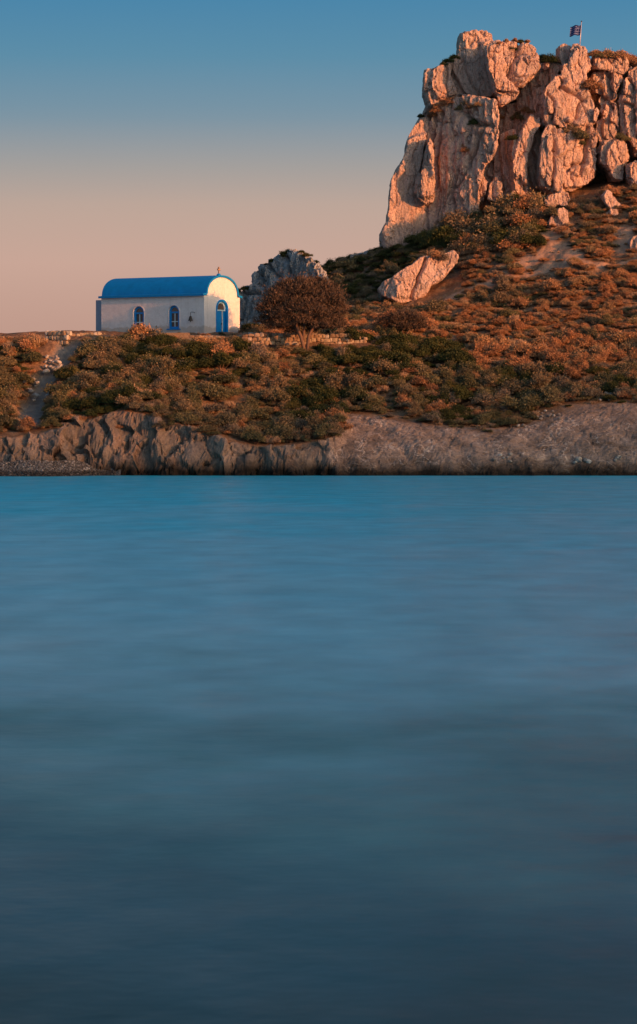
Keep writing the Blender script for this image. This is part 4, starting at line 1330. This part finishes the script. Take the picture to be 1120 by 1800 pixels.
# candidate places: a jittered grid over the visible ground
cand = []
def grid_pts(x0, x1, y0, y1, s):
    a, b = np.meshgrid(np.arange(x0, x1, s), np.arange(y0, y1, s))
    q = np.column_stack([a.ravel(), b.ravel()])
    return q + rng.uniform(-.5, .5, q.shape) * s
def build_places():
    out = []
    for (x0, x1, y0, y1, s, tier) in [(-21, 24, 176.5, 189.4, 0.50, 0), (-21, 24, 176.5, 190.5, 0.95, 1), (-4.5, 27, 188.4, 219, 0.41, 2), (-4.5, 27, 188.4, 216, 1.25, 3)]:
        q = grid_pts(x0, x1, y0, y1, s)
        z, cl = height(q[:, 0], q[:, 1])
        px, py = to_px(q[:, 0], q[:, 1], z)
        pm, gmk = path_mask(q[:, 0], q[:, 1]), gully_mask(q[:, 0], q[:, 1])
        gd = seg_dist(q[:, 0], q[:, 1], gully_line)
        nz = fbm(np.column_stack([q * 0.25, np.zeros(len(q))]), 3, 404)
        nz2 = fbm(np.column_stack([q * 0.6, np.zeros(len(q))]), 3, 405)
        for i in range(len(q)):
            if not (-40 < px[i] < 1170): continue
            if cl[i] < 0.12 + 0.25 * rng.random() + (0.8 * max(0, nz2[i]) if px[i] > 600 else 0.7 * max(0, -nz2[i]) - 1.6 * max(0, nz2[i])): continue
            if gmk[i] > 0.12 or gd[i] < (0.85 if tier == 0 else 1.25) or (66 < px[i] < 135 and py[i] < 628): continue
            onp = pm[i] > 0.35
            if onp and rng.random() > 0.30: continue
            x, y = q[i]
            # chapel and terrace stay clear
            lx, ly = ca * (x - cb[0]) + sa * (y - cb[1]), -sa * (x - cb[0]) + ca * (y - cb[1])
            if -9.8 < lx < 0.9 and -0.7 < ly < 4.2: continue
            if x < -4.2 and y > (189.4 if 190 < px[i] < 425 else 188.3): continue
            u = rng.random()
            X, Yp = px[i], py[i]
            big = tier in (1, 3)
            front = y < 189.5
            k, s = None, 1.0
            if front:
                upper = Yp < 645
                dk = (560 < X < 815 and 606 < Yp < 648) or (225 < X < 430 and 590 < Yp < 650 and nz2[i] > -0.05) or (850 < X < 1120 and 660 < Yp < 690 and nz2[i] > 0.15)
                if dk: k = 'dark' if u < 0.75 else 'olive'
                elif X > 820 and Yp < 660: k = 'rust' if u < 0.6 else ('grass' if u < .8 else 'olive')
                elif upper: k = 'rust' if u < 0.32 + nz[i] else ('olive' if u < .74 else ('dark' if u < .85 else 'grass'))
                else: k = 'olive' if u < 0.58 + nz[i] * .8 else ('dark' if u < 0.67 else ('rust' if u < .90 else 'grass'))
                s = 0.45 + 0.65 * rng.random() ** 1.5 if not big else rng.uniform(0.9, 1.5)
                if not big and nz2[i] < -0.18 and not dk:
                    if u > 0.5: continue
                    k = 'grass' if u < .3 else 'rust'
                if big and (u > 0.66 or k == 'grass'): continue
                if X > 640 and cl[i] < 1.0: s *= 0.75
                if X < 670: s = min(s, max(0.34, (Yp - (590 if X < 425 else 604)) / 22.0))
                if y > 186.9 and 420 < X < 650: continue
            else:
                dk = (735 < X < 955 and 365 < Yp < 440)
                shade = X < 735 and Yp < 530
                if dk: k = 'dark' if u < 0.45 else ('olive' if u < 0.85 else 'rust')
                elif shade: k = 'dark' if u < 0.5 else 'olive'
                elif 560 < X < 800 and 540 < Yp: k = 'grass' if u < .35 else ('rust' if u < .75 else 'olive')
                else: k = 'rust' if u < 0.72 + nz[i] * .6 else ('olive' if u < 0.9 else 'grass')
                s = 0.34 + 0.46 * rng.random() ** 1.4 if not big else rng.uniform(0.7, 1.25)
                if not big and nz2[i] < -0.22 and not dk and not shade:
                    if u > 0.45: continue
                    k = 'grass'
                if dk: s *= 1.75
                if big and (u < 0.45 or k == 'grass'): continue
                if not dk and not shade and rng.random() < 0.08: continue
                # keep what lies inside the crag out
                if y > 211.5 and X > 690: continue
                # boulder
                if 660 < X < 815 and 200.5 < y < 205.5 and 440 < Yp < 545: continue
            if onp:
                if big: continue
                k, s = ('grass' if u < .6 else 'rust'), rng.uniform(.2, .36)
            out.append((k, x, y, z[i], s, X, Yp))
    return out
places = build_places()

# shrubs rooted in the cracks and on the ledges of the crag, and on the outcrop: (px, py, Y, kind, size px)
ledge = [(1018, 235, 211.0, 'olive', 34), (1008, 228, 211.2, 'olive', 22), (1028, 240, 211.3, 'olive', 24), (1020, 250, 211.3, 'olive', 14),
         (1035, 148, 211.7, 'rust', 30), (1044, 160, 212.0, 'rust', 30), (1050, 172, 212.2, 'rust', 26), (1030, 140, 211.8, 'rust', 20),
         (1062, 96, 214, 'olive', 22), (1048, 92, 214, 'rust', 20), (1078, 95, 214, 'rust', 24), (1092, 96, 214, 'rust', 24), (1106, 102, 214, 'rust', 24), (1118, 108, 214, 'rust', 22),
         (962, 102, 214.5, 'dark', 26), (972, 100, 214.5, 'rust', 24), (982, 104, 214.5, 'rust', 18), (955, 98, 214.5, 'dark', 18),
         (1090, 240, 211.5, 'olive', 18), (1098, 243, 211.5, 'olive', 14), (1052, 305, 210.2, 'olive', 24), (1046, 312, 210.2, 'olive', 20), (1062, 310, 210.4, 'rust', 18),
         (768, 190, 212.9, 'rust', 24), (778, 184, 212.9, 'rust', 24), (788, 176, 213.0, 'rust', 22), (762, 200, 212.9, 'rust', 18),
         (822, 180, 212.4, 'olive', 18), (835, 184, 212.3, 'rust', 18), (845, 182, 212.2, 'rust', 16), (808, 190, 212.6, 'olive', 16), (831, 216, 212.2, 'dark', 14), (820, 262, 212.2, 'rust', 14), (816, 254, 212.2, 'rust', 10),
         (790, 106, 213.8, 'dark', 14), (800, 100, 213.8, 'dark', 14), (780, 112, 213.8, 'dark', 10),
         (890, 72, 212.5, 'rust', 10), (915, 70, 212.3, 'dark', 12), (905, 70, 212.3, 'rust', 10), (877, 75, 212.6, 'rust', 8), (928, 72, 212.5, 'rust', 10),
         (900, 84, 211.6, 'dark', 12), (926, 190, 213.2, 'rust', 20), (910, 205, 213.6, 'olive', 18), (882, 205, 213.9, 'rust', 14), (935, 195, 213, 'rust', 14), (905, 240, 213.4, 'dark', 18),
         (740, 204, 214.5, 'dark', 10), (980, 222, 210.8, 'dark', 10), (975, 265, 210.7, 'dark', 6),
         (505, 440, 212.5, 'dark', 20), (498, 446, 212.5, 'dark', 16), (540, 444, 212.5, 'dark', 18), (530, 440, 212.8, 'dark', 12), (556, 456, 212.5, 'dark', 14), (478, 456, 212.0, 'dark', 14), (470, 460, 212, 'dark', 12), (430, 504, 211.8, 'dark', 16), (420, 510, 211.8, 'dark', 14), (438, 502, 212, 'dark', 12),
         (440, 562, 206, 'dark', 26), (430, 570, 204, 'olive', 22), (450, 572, 203, 'olive', 24), (444, 578, 201, 'rust', 16), (470, 580, 200, 'grass', 20),
         (586, 466, 216.5, 'dark', 20), (575, 470, 216.5, 'dark', 16), (596, 470, 216, 'dark', 14),
         (62, 590, 188.6, 'grass', 36), (50, 592, 188.6, 'rust', 26), (66, 594, 188.9, 'grass', 26), (30, 594, 188.6, 'rust', 24), (10, 598, 188.6, 'rust', 24), (-5, 598, 188.6, 'olive', 24),
         (240, 586, 188.6, 'rust', 40), (254, 588, 188.6, 'olive', 36), (226, 592, 188.4, 'olive', 32), (270, 592, 188.4, 'dark', 30), (285, 596, 188.3, 'dark', 26), (205, 596, 188.4, 'rust', 24),
         (790, 412, 209, 'dark', 44), (822, 400, 209, 'olive', 50), (862, 390, 209.5, 'olive', 54), (905, 388, 209.5, 'olive', 50), (842, 424, 207, 'olive', 46), (888, 418, 207, 'dark', 44), (930, 402, 208, 'olive', 42), (768, 424, 208, 'dark', 40), (915, 424, 206.5, 'rust', 40), (812, 430, 207, 'rust', 38), (745, 424, 209, 'dark', 34),
         (972, 372, 208.0, 'olive', 26), (962, 366, 208.6, 'olive', 26), (950, 368, 208.6, 'dark', 24),
         (880, 366, 210.5, 'rust', 16), (925, 360, 210.5, 'olive', 20), (775, 450, 203.8, 'olive', 26), (765, 446, 204, 'rust', 22), (620, 588, 191, 'dark', 34), (640, 590, 191, 'dark', 30), (600, 586, 191.5, 'dark', 26)]

def region(X, Yp):
    if Yp < 600 and X > 640 or (Yp < 660 and X > 840):
        if X < 735 and Yp < 530: return 'on the shaded slope left of the boulder'
        if Yp < 445: return 'on the slope right under the crag'
        if X < 800: return 'on the low rise between the brown tree and the boulder'
        return 'on the red slope between crag and shore'
    if X < 100: return 'on the bank left of the gully path'
    if X < 430: return 'on the bank below the chapel'
    if X < 660: return 'on the bank below the dry-stone wall'
    return 'on the bank above the grey shore rock'
LOOK = {'olive': 'olive-brown rounded shrub', 'rust': 'rust-brown dry shrub', 'dark': 'dark green dense shrub', 'grass': 'tuft of straw-brown dry grass'}

proto_obj = {k: [None] * len(SM[k]) for k in SM}
def put_shrub(k, v, loc, s, rz, tilt, label, group):
    o = link(KN[k][0], SM[k][v], None, loc)
    o.scale = (s * random.uniform(.85, 1.3), s * random.uniform(.85, 1.3), s * random.uniform(.75, 1.15))
    o.rotation_euler = (tilt[0], tilt[1], rz)
    tag(o, label, 'grass' if k == 'grass' else 'shrub', group)
    if proto_obj[k][v] is None:
        proto_obj[k][v] = o
random.seed(3)
from mathutils.bvhtree import BVHTree
def rock_tree():
    vv_, ff_, b = [], [], 0
    for o in C.objects:
        if o.type == 'MESH' and o.name.split('.')[0] in ('rock_core', 'rock_block', 'rock_face', 'rock_rib', 'rock_pillar', 'rock_recess', 'rock_ledge', 'rock_knob', 'rock_slab', 'rock_spire', 'rock_outcrop', 'boulder', 'terrain'):
            off = np.array(o.parent.location if o.parent else o.location)
            n_v = len(o.data.vertices)
            co = np.empty(n_v * 3, np.float32)
            o.data.vertices.foreach_get('co', co)
            vv_.append(co.reshape(-1, 3) + off)
            fi_ = np.empty(len(o.data.loops), np.int32)
            o.data.loops.foreach_get('vertex_index', fi_)
            ff_.append(fi_.reshape(-1, 4) + b)
            b += n_v
    return BVHTree.FromPolygons(np.vstack(vv_).tolist(), np.vstack(ff_).tolist())
RT = rock_tree()
def snap(px, py, Y):
    """the rock or ground seen through a photo pixel, or just below it"""
    for k in range(40):
        dr_v = Vector(P(px, py + k, 200) - np.array([0, 0, H])).normalized()
        h = RT.ray_cast(Vector((0, 0, H)), dr_v)[0]
        if h is not None and h.y < Y + 6:
            return np.array(h) + np.array([0, 0.12, 0])
    return P(px, py, Y)
for px, py, Y, k, s in ledge:
    p = snap(px, py + s * 0.35, Y) - np.array([0, 0, s * Y / F * 0.22])
    def on_crag():
        for x0, x1, y0, y1, tx in [(1000, 1032, 222, 256, 'in the crack right of the crag\'s front pillar'), (1026, 1056, 130, 180, 'in the gap right of the crag\'s tallest pillar'),
                                   (1040, 1125, 88, 112, 'on the summit ledge right of the flag'), (950, 986, 95, 108, 'in the summit notch left of the flag'),
                                   (1086, 1102, 236, 246, 'on the short pillar at the crag\'s right end'), (1040, 1066, 300, 316, 'at the foot of the crag below the right pillars'),
                                   (756, 792, 172, 204, 'on the ledge under the crag\'s left shoulder'), (800, 850, 176, 266, 'on the broad left face of the crag'),
                                   (735, 805, 98, 116, 'on the left skyline of the crag'), (735, 745, 200, 210, 'on the thin left pillar of the crag'),
                                   (875, 930, 68, 86, 'on the big block at the crag\'s top'), (880, 937, 186, 244, 'in the dark recess of the crag')]:
            if x0 <= px <= x1 and y0 <= py <= y1:
                return tx
        return 'on the front pillar of the crag'
    where = (on_crag() if px > 735 and py < 330 else 'on the grey outcrop behind the tree' if 410 < px < 600 and py < 530 else region(px, py))
    put_shrub(k, random.randrange(len(SM[k])), tuple(p), s * Y / F / (1.1 if 'outcrop' in where else 0.82), random.uniform(0, 6.28), (0, 0), LOOK[k] + ' ' + where, LOOK[k] + 's ' + where)
for k in SM:
    lst = [p for p in places if p[0] == k]
    lst.sort(key=lambda p: -p[4] / p[2])
    nsing = max(0, 300 - sum(1 for q in ledge if q[3] == k))
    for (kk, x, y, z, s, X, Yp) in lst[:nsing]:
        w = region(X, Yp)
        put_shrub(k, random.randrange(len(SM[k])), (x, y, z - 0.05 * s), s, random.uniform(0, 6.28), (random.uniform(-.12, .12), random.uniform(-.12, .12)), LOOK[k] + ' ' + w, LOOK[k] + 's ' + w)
    rest = lst[nsing:]
    print('PLANTS', k, len(lst), 'single', min(nsing, len(lst)), 'stuff', len(rest))
    if rest and all(proto_obj[k]):
        pts = np.array([(p[1], p[2], p[3] - 0.05) for p in rest])
        rot = np.column_stack([rng.uniform(-.12, .12, len(rest)), rng.uniform(-.12, .12, len(rest)), rng.uniform(0, 6.28, len(rest))])
        names = {'olive': 'olive_scrub', 'rust': 'rust_scrub', 'dark': 'dark_scrub', 'grass': 'dry_grass'}
        sz_ = np.array([p[4] for p in rest])[:, None] * np.column_stack([rng.uniform(.85, 1.55, len(rest)), rng.uniform(.85, 1.55, len(rest)), rng.uniform(.55, 1.05, len(rest))])
        gn_scatter(names[k], pts, rot, sz_, rng.integers(0, len(SM[k]), len(rest)), proto_obj[k],
                   {'olive': 'low olive-brown scrub covering the island slopes', 'rust': 'low rust-red scrub covering the island slopes', 'dark': 'low dark green scrub between the bushes', 'grass': 'straw-brown dry grass between the bushes'}[k], 'scrub')

# ------------------------------------------------------------------ trees
def make_tree(name, label, base, limbs, lumps_px, Y, n, size, mat, seed, aspect=5.0, dep=1.0):
    e = bpy.data.objects.new(name, None)
    C.objects.link(e)
    e.location = tuple(base)
    tag(e, label, 'tree')
    bm = bmesh.new()
    for pts, rad in limbs:
        tube(bm, [tuple(P(a, b, Y + c) - base) for a, b, c in pts], rad, 7)
    link('trunk', bm_mesh('trunk', bm, M['bark'], True), e)
    L = []
    for px, py, dy, rpx in lumps_px:
        p = P(px, py, Y + dy * dep) - base
        L.append((*p, rpx * Y / F, rpx * Y / F * 0.95))
    r = np.random.default_rng(seed)
    v, f, lf = leaf_cloud(L, n, size, seed, aspect, 0.55, 0.35, 0.9)
    # feathery twigs radiate upwards from the limbs
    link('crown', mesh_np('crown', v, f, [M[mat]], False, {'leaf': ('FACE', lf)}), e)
    return e
tb = P(532, 612, 186.7)
make_tree('tamarisk_tree', 'broad brown feathery tree in front of the dry-stone wall', tb,
          [([(537, 622, 0), (529, 592, 0), (522, 575, 0), (515, 550, -.2), (500, 525, -.3)], [.13, .11, .09, .06, .03]),
           ([(539, 622, 0), (543, 590, 0), (552, 572, .1), (560, 545, .2), (575, 520, .3)], [.12, .10, .08, .06, .03]),
           ([(527, 590, 0), (514, 568, .2), (492, 548, .3), (478, 540, .4)], [.07, .06, .04, .02]),
           ([(545, 588, 0), (560, 566, .3), (580, 548, .4), (590, 536, .5)], [.06, .05, .04, .02]),
           ([(533, 598, .0), (535, 570, .3), (532, 535, .4), (538, 510, .4)], [.09, .08, .05, .02])],
          [(474, 545, -.2, 22), (490, 528, -.6, 26), (497, 555, -.8, 22), (515, 518, .2, 28), (535, 515, -.5, 28), (560, 514, .3, 28), (580, 528, -.2, 26), (588, 548, .2, 20), (548, 545, -.9, 26), (520, 545, -1.0, 26), (570, 556, -.5, 20), (525, 530, .8, 34), (560, 535, .9, 32), (495, 535, .6, 28), (468, 558, .2, 14), (480, 568, .5, 18), (500, 576, .7, 16), (592, 566, .5, 16), (572, 576, .7, 16), (552, 572, 1.0, 18), (520, 572, 1.1, 18), (598, 540, .4, 12), (508, 500, 0, 12), (548, 497, .3, 12), (572, 503, -.2, 11), (464, 545, .3, 10), (498, 572, -.7, 16), (566, 574, -.7, 15), (532, 566, -.9, 18), (478, 576, -.2, 13), (590, 574, -.2, 13), (548, 582, .9, 12), (512, 584, .9, 12), (482, 512, .3, 9), (494, 504, 0, 10), (528, 494, .2, 9), (590, 518, .2, 11), (602, 552, .1, 9), (456, 566, .2, 9), (602, 572, .3, 9), (562, 494, .1, 8)],
          186.7, 46000, 0.036, 'tamarisk', 71, dep=0.7)
t2 = P(706, 602, 190.0)
make_tree('tamarisk_tree', 'smaller rust-brown bushy tree right of the stone wall', t2,
          [([(708, 604, 0), (702, 590, 0), (690, 574, 0), (678, 562, 0)], [.06, .05, .04, .02]),
           ([(709, 604, 0), (714, 588, 0), (726, 572, 0), (736, 560, 0)], [.06, .05, .04, .02]),
           ([(708, 604, 0), (708, 585, .1), (706, 565, .1)], [.06, .05, .02])],
          [(680, 568, 0, 15), (698, 562, -.2, 17), (716, 560, .1, 17), (734, 566, 0, 15), (706, 574, -.3, 15), (722, 578, .2, 13), (690, 578, .2, 12), (742, 576, 0, 10)],
          190.0, 9000, 0.032, 'tamarisk', 72)
print('objects', len(bpy.data.objects))
